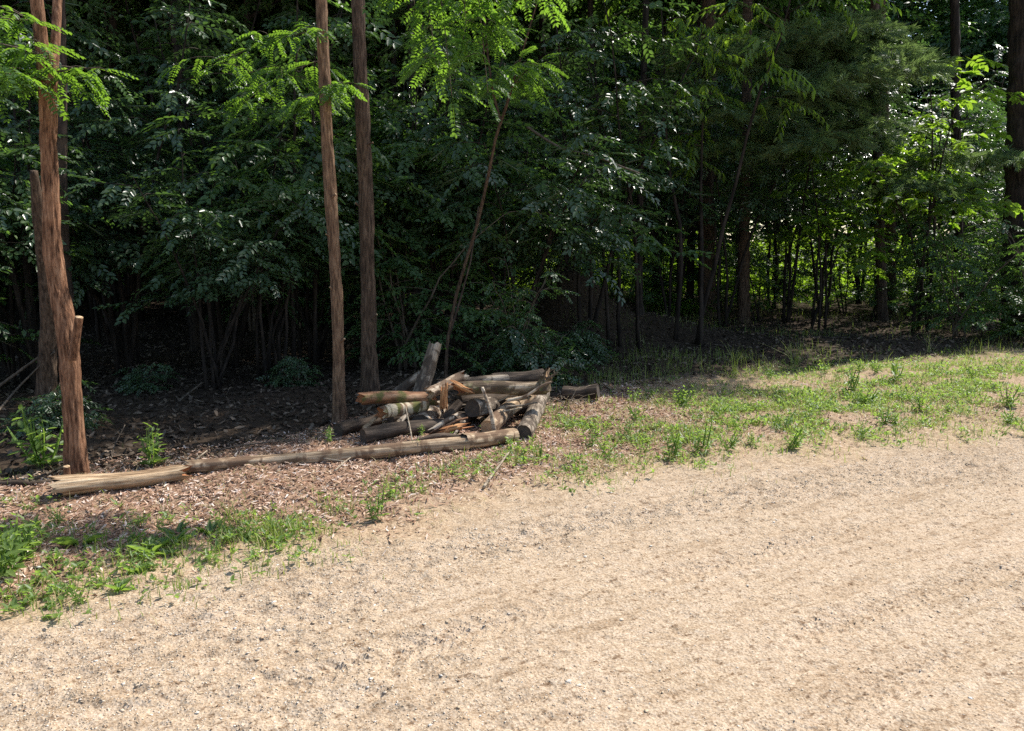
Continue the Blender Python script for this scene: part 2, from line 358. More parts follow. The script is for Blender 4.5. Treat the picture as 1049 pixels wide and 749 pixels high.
# litter: reddish chips along the logs, thinning to the right of the pile
lit_core = sstep(0.25, 0.9, dd) * (1 - 0.75 * sstep(0.9, 2.4, vt[:, 0]))
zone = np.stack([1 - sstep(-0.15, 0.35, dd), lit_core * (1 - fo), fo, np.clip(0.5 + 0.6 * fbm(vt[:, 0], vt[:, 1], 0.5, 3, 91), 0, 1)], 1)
def ground_mat():
    m, nt, b, N, L = nodes('ground_surface')
    a = N('ShaderNodeAttribute', attribute_name='zone'); sep = N('ShaderNodeSeparateColor'); L(a.outputs['Color'], sep.inputs[0])
    geo = N('ShaderNodeNewGeometry')
    def noise(s, d=5, rgh=0.6):
        n = N('ShaderNodeTexNoise'); n.inputs['Scale'].default_value = s; n.inputs['Detail'].default_value = d; n.inputs['Roughness'].default_value = rgh
        L(geo.outputs['Position'], n.inputs[0]); return n
    def vor(s):
        n = N('ShaderNodeTexVoronoi'); n.inputs['Scale'].default_value = s; L(geo.outputs['Position'], n.inputs[0]); return n
    def mix(f, c1, c2, bt='MIX'):
        mm = N('ShaderNodeMix', data_type='RGBA', blend_type=bt)
        for k, v in ((0, f), (6, c1), (7, c2)):
            if isinstance(v, (int, float)): mm.inputs[k].default_value = v
            elif isinstance(v, tuple): mm.inputs[k].default_value = (*v, 1)
            else: L(v, mm.inputs[k])
        return mm.outputs[2]
    v1, v2 = vor(75), vor(170)
    n1, n2, n3 = noise(1.1, 4), noise(30, 8, 0.7), noise(240, 4)
    rs = ramp(N, [(0, (0.312, 0.234, 0.158)), (0.3, (0.429, 0.337, 0.240)), (0.75, (0.493, 0.398, 0.294)), (1, (0.568, 0.487, 0.393))])
    sp = N('ShaderNodeSeparateColor'); L(v1.outputs['Color'], sp.inputs[0]); L(sp.outputs[0], rs.inputs[0])
    rs2 = ramp(N, [(0, (0.366, 0.280, 0.196)), (0.5, (0.476, 0.380, 0.274)), (1, (0.530, 0.440, 0.343))])
    sp2 = N('ShaderNodeSeparateColor'); L(v2.outputs['Color'], sp2.inputs[0]); L(sp2.outputs[0], rs2.inputs[0])
    g = mix(0.5, rs.outputs[0], rs2.outputs[0])
    rf = ramp(N, [(0.32, (0.330, 0.243, 0.167)), (0.45, (0.466, 0.365, 0.265)), (0.65, (0.530, 0.440, 0.339))]); L(n2.outputs[0], rf.inputs[0])
    rb = ramp(N, [(0.4, (0.15,) * 3), (0.62, (0.85,) * 3)]); L(n1.outputs[0], rb.inputs[0])
    grav = mix(rb.outputs[0], g, rf.outputs[0])
    mpv = N('ShaderNodeMapping', vector_type='TEXTURE'); mpv.inputs['Rotation'].default_value = (0, 0, math.atan2(ROADDIR[1], ROADDIR[0]) + .04); mpv.inputs['Scale'].default_value = (1 / .2, 1 / 1.2, 1)
    L(geo.outputs['Position'], mpv.inputs[0])
    n5 = N('ShaderNodeTexNoise'); n5.inputs['Scale'].default_value = 7; n5.inputs['Detail'].default_value = 9; n5.inputs['Roughness'].default_value = .72; L(mpv.outputs[0], n5.inputs[0])
    r5 = ramp(N, [(0.36, (0.78, 0.73, 0.67)), (0.48, (.98, .965, .94)), (0.66, (1.04, 1.04, 1.05))]); L(n5.outputs[0], r5.inputs[0])
    grav = mix(1.0, grav, r5.outputs[0], 'MULTIPLY')
    n7 = N('ShaderNodeTexNoise'); n7.inputs['Scale'].default_value = 34; n7.inputs['Detail'].default_value = 6; n7.inputs['Roughness'].default_value = .65
    mp7 = N('ShaderNodeMapping', vector_type='TEXTURE'); mp7.inputs['Rotation'].default_value = (0, 0, math.atan2(ROADDIR[1], ROADDIR[0])); mp7.inputs['Scale'].default_value = (1.7, 1, 1)
    L(geo.outputs['Position'], mp7.inputs[0]); L(mp7.outputs[0], n7.inputs[0])
    r7 = ramp(N, [(0.34, (0.455, 0.379, 0.320)), (0.44, (.97, .96, .94)), (0.62, (1.08, 1.08, 1.08))]); L(n7.outputs[0], r7.inputs[0])  # brown flecks paint the warm little shadows between clods
    grav = mix(1.0, grav, r7.outputs[0], 'MULTIPLY')
    # verge soil, dry grass thatch
    rv = ramp(N, [(0.3, (0.27, 0.185, 0.115)), (0.5, (0.43, 0.32, 0.21)), (0.7, (0.55, 0.44, 0.31))]); L(n2.outputs[0], rv.inputs[0])
    rl = ramp(N, [(0.3, (0.15, 0.09, 0.058)), (0.5, (0.31, 0.20, 0.135)), (0.72, (0.47, 0.35, 0.25))]); L(n2.outputs[0], rl.inputs[0])
    rfo = ramp(N, [(0.3, (0.03, 0.021, 0.014)), (0.5, (0.058, 0.041, 0.028)), (0.75, (0.11, 0.08, 0.055))]); L(n2.outputs[0], rfo.inputs[0])  # dark woodland soil, with shade under the trees put into the colour
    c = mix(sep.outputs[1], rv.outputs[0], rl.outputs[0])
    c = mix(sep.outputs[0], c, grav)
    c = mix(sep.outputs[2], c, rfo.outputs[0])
    n6 = noise(105, 3, .7); r6 = ramp(N, [(0.38, (0.56, 0.49, 0.42)), (0.5, (1, 1, 1.01)), (0.66, (1.16, 1.18, 1.22))]); L(n6.outputs[0], r6.inputs[0]); c = mix(0.8, c, r6.outputs[0], 'MULTIPLY')
    r3 = ramp(N, [(0.3, (0.74, 0.71, 0.67)), (0.7, (1.12,) * 3)]); L(n3.outputs[0], r3.inputs[0])
    c = mix(1.0, c, r3.outputs[0], 'MULTIPLY')
    L(c, b.inputs['Base Color']); b.inputs['Roughness'].default_value = 0.95; b.inputs['Specular IOR Level'].default_value = 0.15
    ad = N('ShaderNodeMath', operation='ADD'); L(v1.outputs['Distance'], ad.inputs[0]); L(n7.outputs[0], ad.inputs[1])
    bp = N('ShaderNodeBump'); bp.inputs['Strength'].default_value = 0.7; bp.inputs['Distance'].default_value = 0.006
    L(ad.outputs[0], bp.inputs['Height']); L(bp.outputs[0], b.inputs['Normal'])
    return m
M['ground'] = ground_mat()
isroad = (dd[q].mean(1) < 0)
def sub(mask):
    f = q[mask]; u, inv = np.unique(f, return_inverse=True)
    return vt[u], inv.reshape(-1, 4), zone[u]
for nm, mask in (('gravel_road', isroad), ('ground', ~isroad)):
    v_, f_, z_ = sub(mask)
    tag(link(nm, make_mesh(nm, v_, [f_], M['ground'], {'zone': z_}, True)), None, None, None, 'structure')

# ------------------------------------------------------------------ gravel, litter
def scatter(n, dens, x0, x1, y0, y1, rng):
    x = rng.uniform(x0, x1, n); y = rng.uniform(y0, y1, n)
    k = rng.random(n) < dens(x, y); x, y = x[k], y[k]
    px, _ = pxof(np.stack([x, y, 0 * x], 1)); k = (px > -90) & (px < 1140)
    return x[k], y[k]
def pebbles(x, y, size, rng):
    n = len(x)
    o = np.array([[1, 0, 0], [-1, 0, 0], [0, 1, 0], [0, -1, 0], [0, 0, 1], [0, 0, -1], [.6, .6, .45], [-.6, .55, .5], [.5, -.62, .5], [-.6, -.6, .4]], float)
    tri = np.array([[0, 6, 4], [0, 2, 6], [6, 2, 4], [2, 7, 4], [2, 1, 7], [7, 1, 4], [1, 9, 4], [1, 3, 9], [9, 3, 4], [3, 8, 4], [3, 0, 8], [8, 0, 4], [5, 2, 0], [5, 1, 2], [5, 3, 1], [5, 0, 3]])
    v = o[None] * (1 + rng.uniform(-0.32, 0.32, (n, 10, 3)))
    v = v * np.stack([np.ones(n), rng.uniform(.55, 1, n), rng.uniform(.16, .40, n)], 1)[:, None]
    a = rng.uniform(0, 6.28, n); c, s = np.cos(a)[:, None], np.sin(a)[:, None]
    v = np.stack([v[..., 0] * c - v[..., 1] * s, v[..., 0] * s + v[..., 1] * c, v[..., 2]], -1) * size[:, None, None]
    z = height(x, y) + size * 0.02
    v = v + np.stack([x, y, z], 1)[:, None]
    t = (tri[None] + (np.arange(n) * 10)[:, None, None]).reshape(-1, 3)
    return v.reshape(-1, 3), t, np.repeat(rng.random(n), 10)
def gd(x, y):
    d = road_d(x, y)
    u = x * ROADDIR[0] + y * ROADDIR[1]; w = x * NRM[0] + y * NRM[1]
    st = sstep(-0.25, 0.45, fbm(u * 0.14, w + .04 * u, 0.42, 3, 47))
    edge = np.exp(-((d + 0.35) / 0.45) ** 2)
    return np.clip(0.10 + 0.6 * st + 0.5 * edge, 0, 1) * (1 - sstep(-0.1, 0.5, d)) * np.clip(4.5 / np.maximum(y, 2), 0, 1) ** 1.0
x, y = scatter(560000, gd, -3.3, 6.0, 2.1, 7.6, RNG)
sz = 0.0021 + 0.0036 * RNG.random(len(x)) ** 2.5 + (RNG.random(len(x)) < 0.013) * RNG.uniform(0.003, 0.009, len(x))
v_, t_, r_ = pebbles(x, y, sz, RNG)
tag(link('gravel', make_mesh('gravel', v_, [t_], M['stone'], {'rnd': r_})), 'loose pale tan gravel and small stones over the dirt road', 'gravel', None, 'stuff')

def chips(x, y, ln, wd, rng, lift=0.006, tilt=0.25, big=None):
    n = len(x); a = rng.uniform(0, 6.28, n)
    D = np.stack([np.cos(a), np.sin(a), rng.normal(0, tilt, n)], 1); D = norm(D)
    S = norm(np.stack([-np.sin(a), np.cos(a), rng.normal(0, tilt * 1.5, n)], 1))
    N_ = np.cross(D, S)
    c = np.stack([x, y, height(x, y) + lift + rng.random(n) * lift], 1)
    b = rng.normal(0, 0.12, n)[:, None] * ln[:, None]
    hw = wd[:, None] / 2; hl = ln[:, None] / 2
    v = np.stack([c - D * hl - S * hw * .5, c - D * hl + S * hw * .4, c + N_ * b + S * hw, c + D * hl + S * hw * .4, c + D * hl - S * hw * .3, c + N_ * b - S * hw], 1)
    f = np.array([[0, 5, 2, 1], [5, 4, 3, 2]])
    q = (f[None] + (np.arange(n) * 6)[:, None, None]).reshape(-1, 4)
    return v.reshape(-1, 3), q, np.repeat(rng.random(n), 6)
def ld(x, y):
    d = road_d(x, y); f = y - forestY(x)
    return sstep(0.0, 0.7, d) * (1 - 0.75 * sstep(1.0, 2.2, x)) * (1 - sstep(0.3, 0.9, f)) * (0.35 + 0.65 * sstep(0.25, 1.0, d))
x, y = scatter(120000, ld, -3.4, 5.5, 3.4, 9.2, RNG)
v_, q_, r_ = chips(x, y, RNG.uniform(.015, .06, len(x)), RNG.uniform(.004, .014, len(x)), RNG, 0.006, 0.3)
tag(link('leaf_litter', make_mesh('leaf_litter', v_, [q_], M['litter'], {'rnd': r_})), 'reddish brown bark chips and dead leaves strewn along the fallen logs', 'leaf litter', None, 'stuff')
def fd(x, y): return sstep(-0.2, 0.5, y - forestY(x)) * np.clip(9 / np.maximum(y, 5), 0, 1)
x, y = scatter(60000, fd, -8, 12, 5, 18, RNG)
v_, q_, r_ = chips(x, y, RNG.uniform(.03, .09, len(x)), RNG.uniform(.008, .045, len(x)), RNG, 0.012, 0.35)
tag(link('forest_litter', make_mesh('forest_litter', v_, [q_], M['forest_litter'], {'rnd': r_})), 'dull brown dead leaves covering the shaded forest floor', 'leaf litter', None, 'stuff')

# ------------------------------------------------------------------ leaves
def leaves(P, D, N_, S, w, rnd, fold=0.25, droop=0.12):
    D = norm(D); side = norm(np.cross(N_, D)); N_ = np.cross(D, side); S = S[:, None]; w = np.broadcast_to(np.asarray(w, float), (len(P),))[:, None] * S / 2
    v = np.stack([P, P + D * S * .30 + side * w + N_ * fold * w, P + D * S * .70 + side * w * .72 + N_ * (fold * w * .7 - droop * S * .3),
                  P + D * S - N_ * droop * S, P + D * S * .70 - side * w * .72 + N_ * (fold * w * .7 - droop * S * .3), P + D * S * .30 - side * w + N_ * fold * w], 1)
    f = np.array([[0, 1, 2, 3], [0, 3, 4, 5]])
    q = (f[None] + (np.arange(len(P)) * 6)[:, None, None]).reshape(-1, 4)
    return v.reshape(-1, 3), q, np.repeat(rnd, 6)
def spray(kind, rng):
    """leaves of one twig lying along +X, upper side +Z: position, direction, normal, length, width ratio"""
    P, D, N_, S, W = [], [], [], [], []
    def put(p, d, n, s, w): P.append(p); D.append(d); N_.append(n); S.append(s); W.append(w)
    if kind == 'broad':
        n = 11; L_ = 0.34
        for k in range(n):
            t = (k + 1) / n; s = 1 if k % 2 else -1; a = R(62 - 30 * t) * s
            put([L_ * t, 0.004 * s, -0.06 * t * t], [math.cos(a), math.sin(a), -0.2 + rng.normal(0, .18)], [rng.normal(0, .25), -0.3 * s + rng.normal(0, .25), 1], rng.uniform(.055, .085), rng.uniform(.48, .6))
        put([0, 0, 0], [1, 0, -.1], [0, 0, 1], L_, 0.012)
    elif kind == 'locust':
        n = 8; L_ = 0.27
        for k in range(n):
            t = (k + 1) / n; x_ = L_ * (0.15 + 0.85 * t); z_ = -0.07 * t * t
            for s in (1, -1):
                put([x_, 0, z_], [0.35, s, -0.25 + rng.normal(0, .15)], [rng.normal(0, .15), .25 * s, 1], rng.uniform(.046, .062) * (1 - .3 * abs(t - .5)), rng.uniform(.52, .6))
        put([L_, 0, -.07], [1, 0, -.4], [0, 0, 1], .042, .55)
        put([0, 0, 0], [1, 0, -.25], [0, 0, 1], L_, 0.014)
    elif kind == 'droop':
        n = 12; L_ = 0.40
        for k in range(n):
            t = (k + 1) / n; s = 1 if k % 2 else -1; a = R(60) * s
            put([L_ * t, 0, -0.14 * t * t], [math.cos(a) * .7, math.sin(a) * .6, -0.8 + rng.normal(0, .2)], [math.cos(a) + rng.normal(0, .3), math.sin(a) + rng.normal(0, .3), .7], rng.uniform(.08, .115), rng.uniform(.3, .4))
        put([0, 0, 0], [1, 0, -.35], [0, 0, 1], L_, 0.012)
    elif kind == 'pine':
        n = 70; L_ = 0.26
        for k in range(n):
            t = rng.random() ** .8; a = rng.uniform(0, 6.28)
            d = [0.85, math.cos(a) * .75, math.sin(a) * .75 + .15]
            put([L_ * t, 0, .03 * t], d, [-.5, math.cos(a + 1.5), math.sin(a + 1.5)], rng.uniform(.07, .10), 0.085)
        put([0, 0, 0], [1, 0, .1], [0, 0, 1], L_, 0.03)
    elif kind == 'oak':
        n = 9; L_ = 0.30
        for k in range(n):
            t = .3 + .7 * (k + 1) / n; a = rng.uniform(-2.0, 2.0)
            put([L_ * t, 0, -0.02 * t], [math.cos(a), math.sin(a), -.15 + rng.normal(0, .25)], [rng.normal(0, .35), rng.normal(0, .35), 1], rng.uniform(.09, .13), rng.uniform(.55, .7))
        put([0, 0, 0], [1, 0, 0], [0, 0, 1], L_, 0.02)
    elif kind == 'weed':
        n = 8; L_ = 0.3
        for k in range(n):
            t = (k + 1) / n; a = k * 2.4 + rng.normal(0, .3)
            put([L_ * t * .9, 0, 0], [.45 - .1 * t + rng.normal(0, .1), math.cos(a), math.sin(a)], [1, -.4 * math.cos(a), -.4 * math.sin(a)], rng.uniform(.07, .1) * (1.15 - .6 * t), rng.uniform(.34, .44))
        put([0, 0, 0], [1, 0, 0], [0, 0, 1], L_, 0.02)
    return tuple(np.array(a_, float) for a_ in (P, D, N_, S, W))
SPR = {k: [spray(k, RNG) for _ in range(6)] for k in ('broad', 'locust', 'droop', 'pine', 'oak', 'weed')}
def foliage(name, kind, pos, fwd, up, scale, mat, rng, bias=None):
    """many twigs of leaves as one mesh"""
    pos, fwd, up = np.asarray(pos, float), norm(fwd), np.asarray(up, float); scale = np.asarray(scale, float)
    Yx = norm(np.cross(up, fwd)); Zx = np.cross(fwd, Yx)
    Rm = np.stack([fwd, Yx, Zx], -1)
    which = rng.integers(0, 6, len(pos)); out = [[], [], [], [], [], []]
    tone = rng.random(len(pos))
    for k in range(6):
        id_ = np.where(which == k)[0]
        if not len(id_): continue
        P, D, N_, S, W = SPR[kind][k]
        out[0].append((pos[id_, None] + scale[id_, None, None] * np.einsum('mij,lj->mli', Rm[id_], P)).reshape(-1, 3))
        out[1].append(np.einsum('mij,lj->mli', Rm[id_], D).reshape(-1, 3))
        out[2].append(np.einsum('mij,lj->mli', Rm[id_], N_).reshape(-1, 3))
        out[3].append((scale[id_, None] * S[None]).ravel())
        out[4].append(np.repeat(W[None], len(id_), 0).ravel())
        out[5].append(np.clip(tone[id_, None] * .55 + .45 * rng.random((len(id_), len(S))), 0, 1).ravel())
    P, D, N_, S, W, T = [np.concatenate(o) for o in out]
    v, q, r = leaves(P, D, N_, S, W, T)
    return make_mesh(name, v, [q], mat, {'rnd': r})
def tubes(name, items, mat, n=6, amp=0.05):
    mb = MB()
    for k, (p, r) in enumerate(items):
        v, q, t = tube(p, r, n, amp=amp, fa=4, fl=4, seed=k)
        mb.add(v, q, t)
    return mb.mesh(name, mat, True)
def arc(p0, az, el0, el1, L_, n, rng, wob=0.12):
    """a branch that starts at p0 and bends from elevation el0 to el1"""
    p = [np.array(p0, float)]
    for k in range(n):
        e = el0 + (el1 - el0) * k / max(1, n - 1) + rng.normal(0, wob); a = az + rng.normal(0, wob)
        p.append(p[-1] + np.array([math.cos(a) * math.cos(e), math.sin(a) * math.cos(e), math.sin(e)]) * L_ / n)
    return np.array(p)
class Leafy:
    """collects twigs along branches"""
    def __init__(s, rng): s.pos, s.fwd, s.up, s.sc, s.br, s.rng = [], [], [], [], [], rng
    def along(s, path, t0, step, scale, spreadang=R(55), pitch=-0.15):
        seg = np.linalg.norm(np.diff(path, axis=0), axis=1); Ls = np.concatenate([[0], np.cumsum(seg)]); T = norm(np.gradient(path, axis=0))
        d = Ls[-1] * t0; side = 1
        while d < Ls[-1]:
            p = np.array([np.interp(d, Ls, path[:, i]) for i in range(3)]); t = np.array([np.interp(d, Ls, T[:, i]) for i in range(3)])
            az = math.atan2(t[1], t[0]) + side * s.rng.normal(spreadang, .3); side = -side
            s.one(p, [math.cos(az), math.sin(az), s.rng.normal(pitch, .22)], scale); d += step * s.rng.uniform(.6, 1.4)
        s.one(path[-1], T[-1], scale)
    def one(s, p, f, scale, up=None):
        s.pos.append(p); s.fwd.append(f); s.sc.append(scale * s.rng.uniform(.75, 1.25))
        s.up.append([s.rng.normal(0, .35), s.rng.normal(0, .35), 1] if up is None else up)
    def mesh(s, name, kind, mat): return foliage(name, kind, s.pos, s.fwd, s.up, s.sc, mat, s.rng)
def shrub_parts(seed, kind, mat, stems=6, height_=2.4, spread_=0.5, side_len=0.8, nside=8, step=0.13, lscale=1.0, low=0.15, barkmat=None):
    rng = np.random.default_rng(seed); lf = Leafy(rng); br = []
    for k in range(stems):
        az = rng.uniform(0, 6.28); tilt = rng.uniform(.1, 1) * spread_
        st = arc([rng.normal(0, .08), rng.normal(0, .08), -.03], az, R(90) - tilt * .5, R(90) - tilt * 1.6, height_ * rng.uniform(.7, 1.05), 9, rng, .1)
        r0 = .006 + .005 * height_
        br.append((st, np.linspace(r0, .004, len(st))))
        for m in range(nside):
            t = low + (1 - low) * (m + rng.random()) / nside
            p = np.array([np.interp(t * (len(st) - 1), range(len(st)), st[:, i]) for i in range(3)])
            L_ = side_len * (1.15 - .7 * t) * rng.uniform(.6, 1.2)
            sb = arc(p, rng.uniform(0, 6.28), R(25), R(-18), L_, 5, rng, .15)
            br.append((sb, np.linspace(.005, .002, len(sb)))); lf.along(sb, .12, step, lscale)
    return tubes('stems', br, barkmat or M['twig_bark'], 5), lf.mesh('foliage', kind, mat)
SHR = {
    'dense': shrub_parts(1, 'broad', M['dark_leaf'], 8, 2.8, .6, 1.0, 10, .095, .9, .5, M['deep_shade_bark']),
    'dense_b': shrub_parts(2, 'broad', M['mid_leaf'], 7, 3.1, .5, 1.1, 10, .105, 1.0, .5, M['deep_shade_bark']),
    'mid': shrub_parts(3, 'broad', M['mid_leaf'], 6, 2.7, .6, .95, 9, .13, 1.0, .1),
    'airy': shrub_parts(4, 'broad', M['mid_leaf'], 3, 3.6, .35, 1.1, 11, .15, 1.0, .3, M['deep_shade_bark']),
    'oak': shrub_parts(5, 'oak', M['bright_leaf'], 4, 3.2, .45, 1.0, 9, .16, .8, .45, M['deep_shade_bark']),
    'cherry': shrub_parts(6, 'droop', M['bright_leaf'], 3, 3.6, .4, .9, 9, .15, .7, .62, M['deep_shade_bark']),
    'low': shrub_parts(7, 'broad', M['dark_leaf'], 9, .75, 1.1, .4, 5, .09, .8, .1),
    'bramble': shrub_parts(8, 'oak', M['bright_leaf'], 10, .9, 1.1, .45, 5, .12, .7, .1),
    'sparse': shrub_parts(12, 'broad', M['mid_leaf'], 3, 2.4, .5, .9, 10, .11, .85, .10, M['deep_shade_bark']),
    'veil': shrub_parts(10, 'broad', M['dark_leaf'], 3, 3.8, .35, 1.1, 14, .10, .75, .45, M['deep_shade_bark']),
    'fine': shrub_parts(9, 'broad', M['mid_leaf'], 7, 2.2, .6, .8, 10, .10, .7, .05),
}
def shrub(kind, x, y, sc, rotz, label, name='shrub', cat='shrub', group=None, zs=None, dz=0.0):
    t = thing(name, label, cat, (x, y, H(x, y) - .02 + dz), rotz, group, (sc, sc, sc * (zs or 1)))
    s, f = SHR[kind]
    link('stems', s, t); link('foliage', f, t)
    return t

# ------------------------------------------------------------------ trees with crowns above the picture
def crown_mesh(seed, rx, rz, n, sc, kind='broad', mat=None):
    rng = np.random.default_rng(seed)
    cl = norm(rng.normal(0, 1, (16, 3))) * rng.uniform(.25, .8, (16, 1))
    w = rng.integers(0, 16, n)
    p = cl[w] + rng.normal(0, .24, (n, 3)); p = p * np.minimum(1, 1.05 / np.maximum(np.linalg.norm(p, axis=1, keepdims=True), .01))
    f = p * [1, 1, .2] + rng.normal(0, .4, (n, 3)) * [1, 1, .5] - [0, 0, .1]
    u = rng.normal(0, .45, (n, 3)) + [0, 0, 1]
    return foliage('crown', kind, p * [rx, rx, rz], f, u, sc * rng.uniform(.7, 1.3, n), mat or M['mid_leaf'], rng)
CROWN = [crown_mesh(20 + k, 2.5, 2.3, 950, 2.0) for k in range(4)]
def crown_limbs(seed, h0, h1, rx):
    rng = np.random.default_rng(seed); br = []
    for k in range(9):
        z = h0 + (h1 - h0) * k / 9
        p = arc([0, 0, z], k * 2.4, R(35), R(15), rx * rng.uniform(.6, .9), 5, rng)
        br.append((p, np.linspace(.035, .008, len(p))))
    return br

# the near trees: trunks traced as places, each with its own bend
def trunk_tree(name, label, pts, Ys, rad, mat, crown_at, crown_sc, group=None, stub=None, fork=None, ring=36, crownk=0, top=7.5, lump=0.05, crown_off=(0, 0)):
    """pts: photo pixels from the foot upward, Ys: their distances; the stem goes on above the picture to its crown"""
    P = np.array([AT(px, py, yy) for (px, py), yy in zip(pts, Ys)])
    base = P[0].copy(); base[2] = H(base[0], base[1]) - .06
    P = P - base; P[0] = 0
    d = norm((P[-1] - P[-2])[None])[0]
    topP = P[-1] + d * max(.3, (top - P[-1][2]) / max(.3, d[2]))
    path = np.vstack([P, topP]); rr = np.append(np.asarray(rad), rad[-1] * .55)
    Q, rq, s = resample(path, rr, .03)
    rq = rq * (1 + .8 * np.exp(-s / .10))
    t = thing(name, label, 'tree', base, 0, group)
    v, q, tt = tube(Q, rq, ring, amp=.15, fa=ring / 3, fl=5, seed=len(pts) * 7 + int(abs(pts[0][0])), lump=lump)
    mb = MB(); mb.add(v, q, tt)
    link('trunk', mb.mesh('trunk', mat, True), t)
    if fork is not None:
        fp_, fY, fr = fork
        FP = np.array([AT(px, py, yy) for (px, py), yy in zip(fp_, fY)]) - base
        d = norm((FP[-1] - FP[-2])[None])[0]; FP = np.vstack([FP, FP[-1] + d * 3.0])
        Q2, r2, s2 = resample(FP, np.append(fr, fr[-1] * .5), .03)
        v, q, tt = tube(Q2, r2, 28, amp=.06, fa=9, fl=2.2, seed=77, lump=lump); mb = MB(); mb.add(v, q, tt)
        link('limb', mb.mesh('limb', mat, True), t)
    if crown_sc:
        br = [(p + [topP[0] + crown_off[0] * .5, topP[1] + crown_off[1] * .5, 0], r) for p, r in crown_limbs(5 + crownk, topP[2] - 2.2, topP[2] + .3, 1.8)]
        link('branches', tubes('branches', br, mat, 7), t)
        link('crown', CROWN[crownk % 4], t, (topP[0] + crown_off[0], topP[1] + crown_off[1], topP[2] + .6), (0, 0, crownk * 1.3), crown_sc)
    return t, base

def gY(px, py): return G(px, py)[1]
# left foreground tree: reddish trunk, forked near the top of the picture
Y1 = gY(78, 487)
t1, b1 = trunk_tree('tree', 'reddish barked tree by the torn end of the fallen log, its trunk forking high up', [(79, 490), (76, 430), (73, 385), (68, 335), (59, 290), (54, 255), (53, 200), (49, 145), (50, 118)],
    [Y1, Y1, Y1, Y1 + .03, Y1 + .05, Y1 + .05, Y1 + .05, Y1 + .05, Y1 + .05], [.066, .061, .061, .064, .060, .056, .053, .051, .049], M['red_bark'], None, None, ring=44, top=2.9, lump=.09)
def limb_on(t, base, pts, Ys, rad, mat, name='limb', ring=28, extra=2.6, seed=5):
    FP = np.array([AT(px, py, yy) for (px, py), yy in zip(pts, Ys)]) - base
    d = norm((FP[-1] - FP[-2])[None])[0]
    rad = list(rad)
    if extra: FP = np.vstack([FP, FP[-1] + d * extra]); rad.append(rad[-1] * .5)
    Q, rq, s = resample(FP, rad, .025)
    v, q, tt = tube(Q, rq, ring, amp=.06, fa=ring / 3, fl=2.2, seed=seed, lump=.04); mb = MB(); mb.add(v, q, tt)
    link(name, mb.mesh(name, mat, True), t)
    return FP + base
lt = limb_on(t1, b1, [(49, 125), (46, 80), (42, 40), (37, -5)], [Y1 + .05] * 3 + [Y1 + .02], [.046, .042, .04, .038], M['red_bark'])
rt = limb_on(t1, b1, [(51, 130), (54, 80), (57, 40), (59, -5)], [Y1 + .05, Y1 + .12, Y1 + .18, Y1 + .25], [.036, .032, .030, .029], M['red_bark'], seed=9)
# sawn branch stub on its right side
def stub(t, base, a, b, r, mat, cut):
    A, B = a - base, b - base
    Q, rq, s = resample([A, (A + B) / 2, B], [r * 1.25, r * 1.05, r], .015)
    v, q, tt = tube(Q, rq, 18, amp=.07, fa=6, fl=3, seed=3, cap=False); mb = MB(); mb.add(v, q, tt)
    o = link('branch_stub', mb.mesh('branch_stub', mat, True), t)
    d = norm((B - A)[None])[0]
    v, q, tt = tube([B - d * .004, B + d * .002, B + d * .003], [r * .97, r * .97, r * .5], 18); mb = MB(); mb.add(v, q, tt)
    link('sawn_face', mb.mesh('sawn_face', M['cut_pale']), o)
stub(t1, b1, AT(75, 368, Y1 - .06), AT(81, 325, Y1 - .10), .026, M['red_bark'], True)
stub(t1, b1, AT(69, 492, Y1 - .10), AT(68, 478, Y1 - .12), .022, M['red_bark'], True)
# locust sprays hanging on its limbs
def hang(parent, base, kind, items, mat, rng, name='leafy_branch', scale=None, per=10, dens=.10, wood=None):
    if scale is None: scale, per, dens = .72, per + 3, dens * .8
    """items: (photo px start, px end, Y0, Y1, width m): a thin twig with sprays on both sides"""
    for a, b, ya, yb, wd in items:
        lf = Leafy(rng); A, B = AT(*a, ya), AT(*b, yb)
        mid = (A + B) / 2 + [0, 0, .06 * np.linalg.norm(B - A)]
        P, _, _ = resample([A, mid, B], [1, 1, 1], .06); P = P - base
        br = [(P, np.linspace(.007, .002, len(P)))]
        lf.along(P, .1, dens, scale)
        for k in range(per):
            t = rng.uniform(.05, 1); i_ = int(t * (len(P) - 1)); az = rng.uniform(0, 6.28)
            sb = arc(P[i_], az, R(rng.uniform(0, 30)), R(-30), wd * rng.uniform(.5, 1.1), 4, rng); br.append((sb, np.linspace(.004, .0015, len(sb)))); lf.along(sb, .2, dens, scale, pitch=-.3)
        o = link(name, tubes(name, br, wood or M['twig_bark'], 5), parent)
        link('leaves', lf.mesh('leaves', kind, mat), o)
rg = np.random.default_rng(3)
hang(t1, b1, 'locust', [((50, 90), (-20, 70), Y1, Y1 - .3, .40), ((48, 60), (0, 45), Y1, Y1 - .2, .3), ((55, 75), (100, 70), Y1 + .05, Y1 + .1, .18), ((30, 20), (-40, 30), Y1 - .1, Y1 - .5, .4)], M['locust'], rg, per=5)
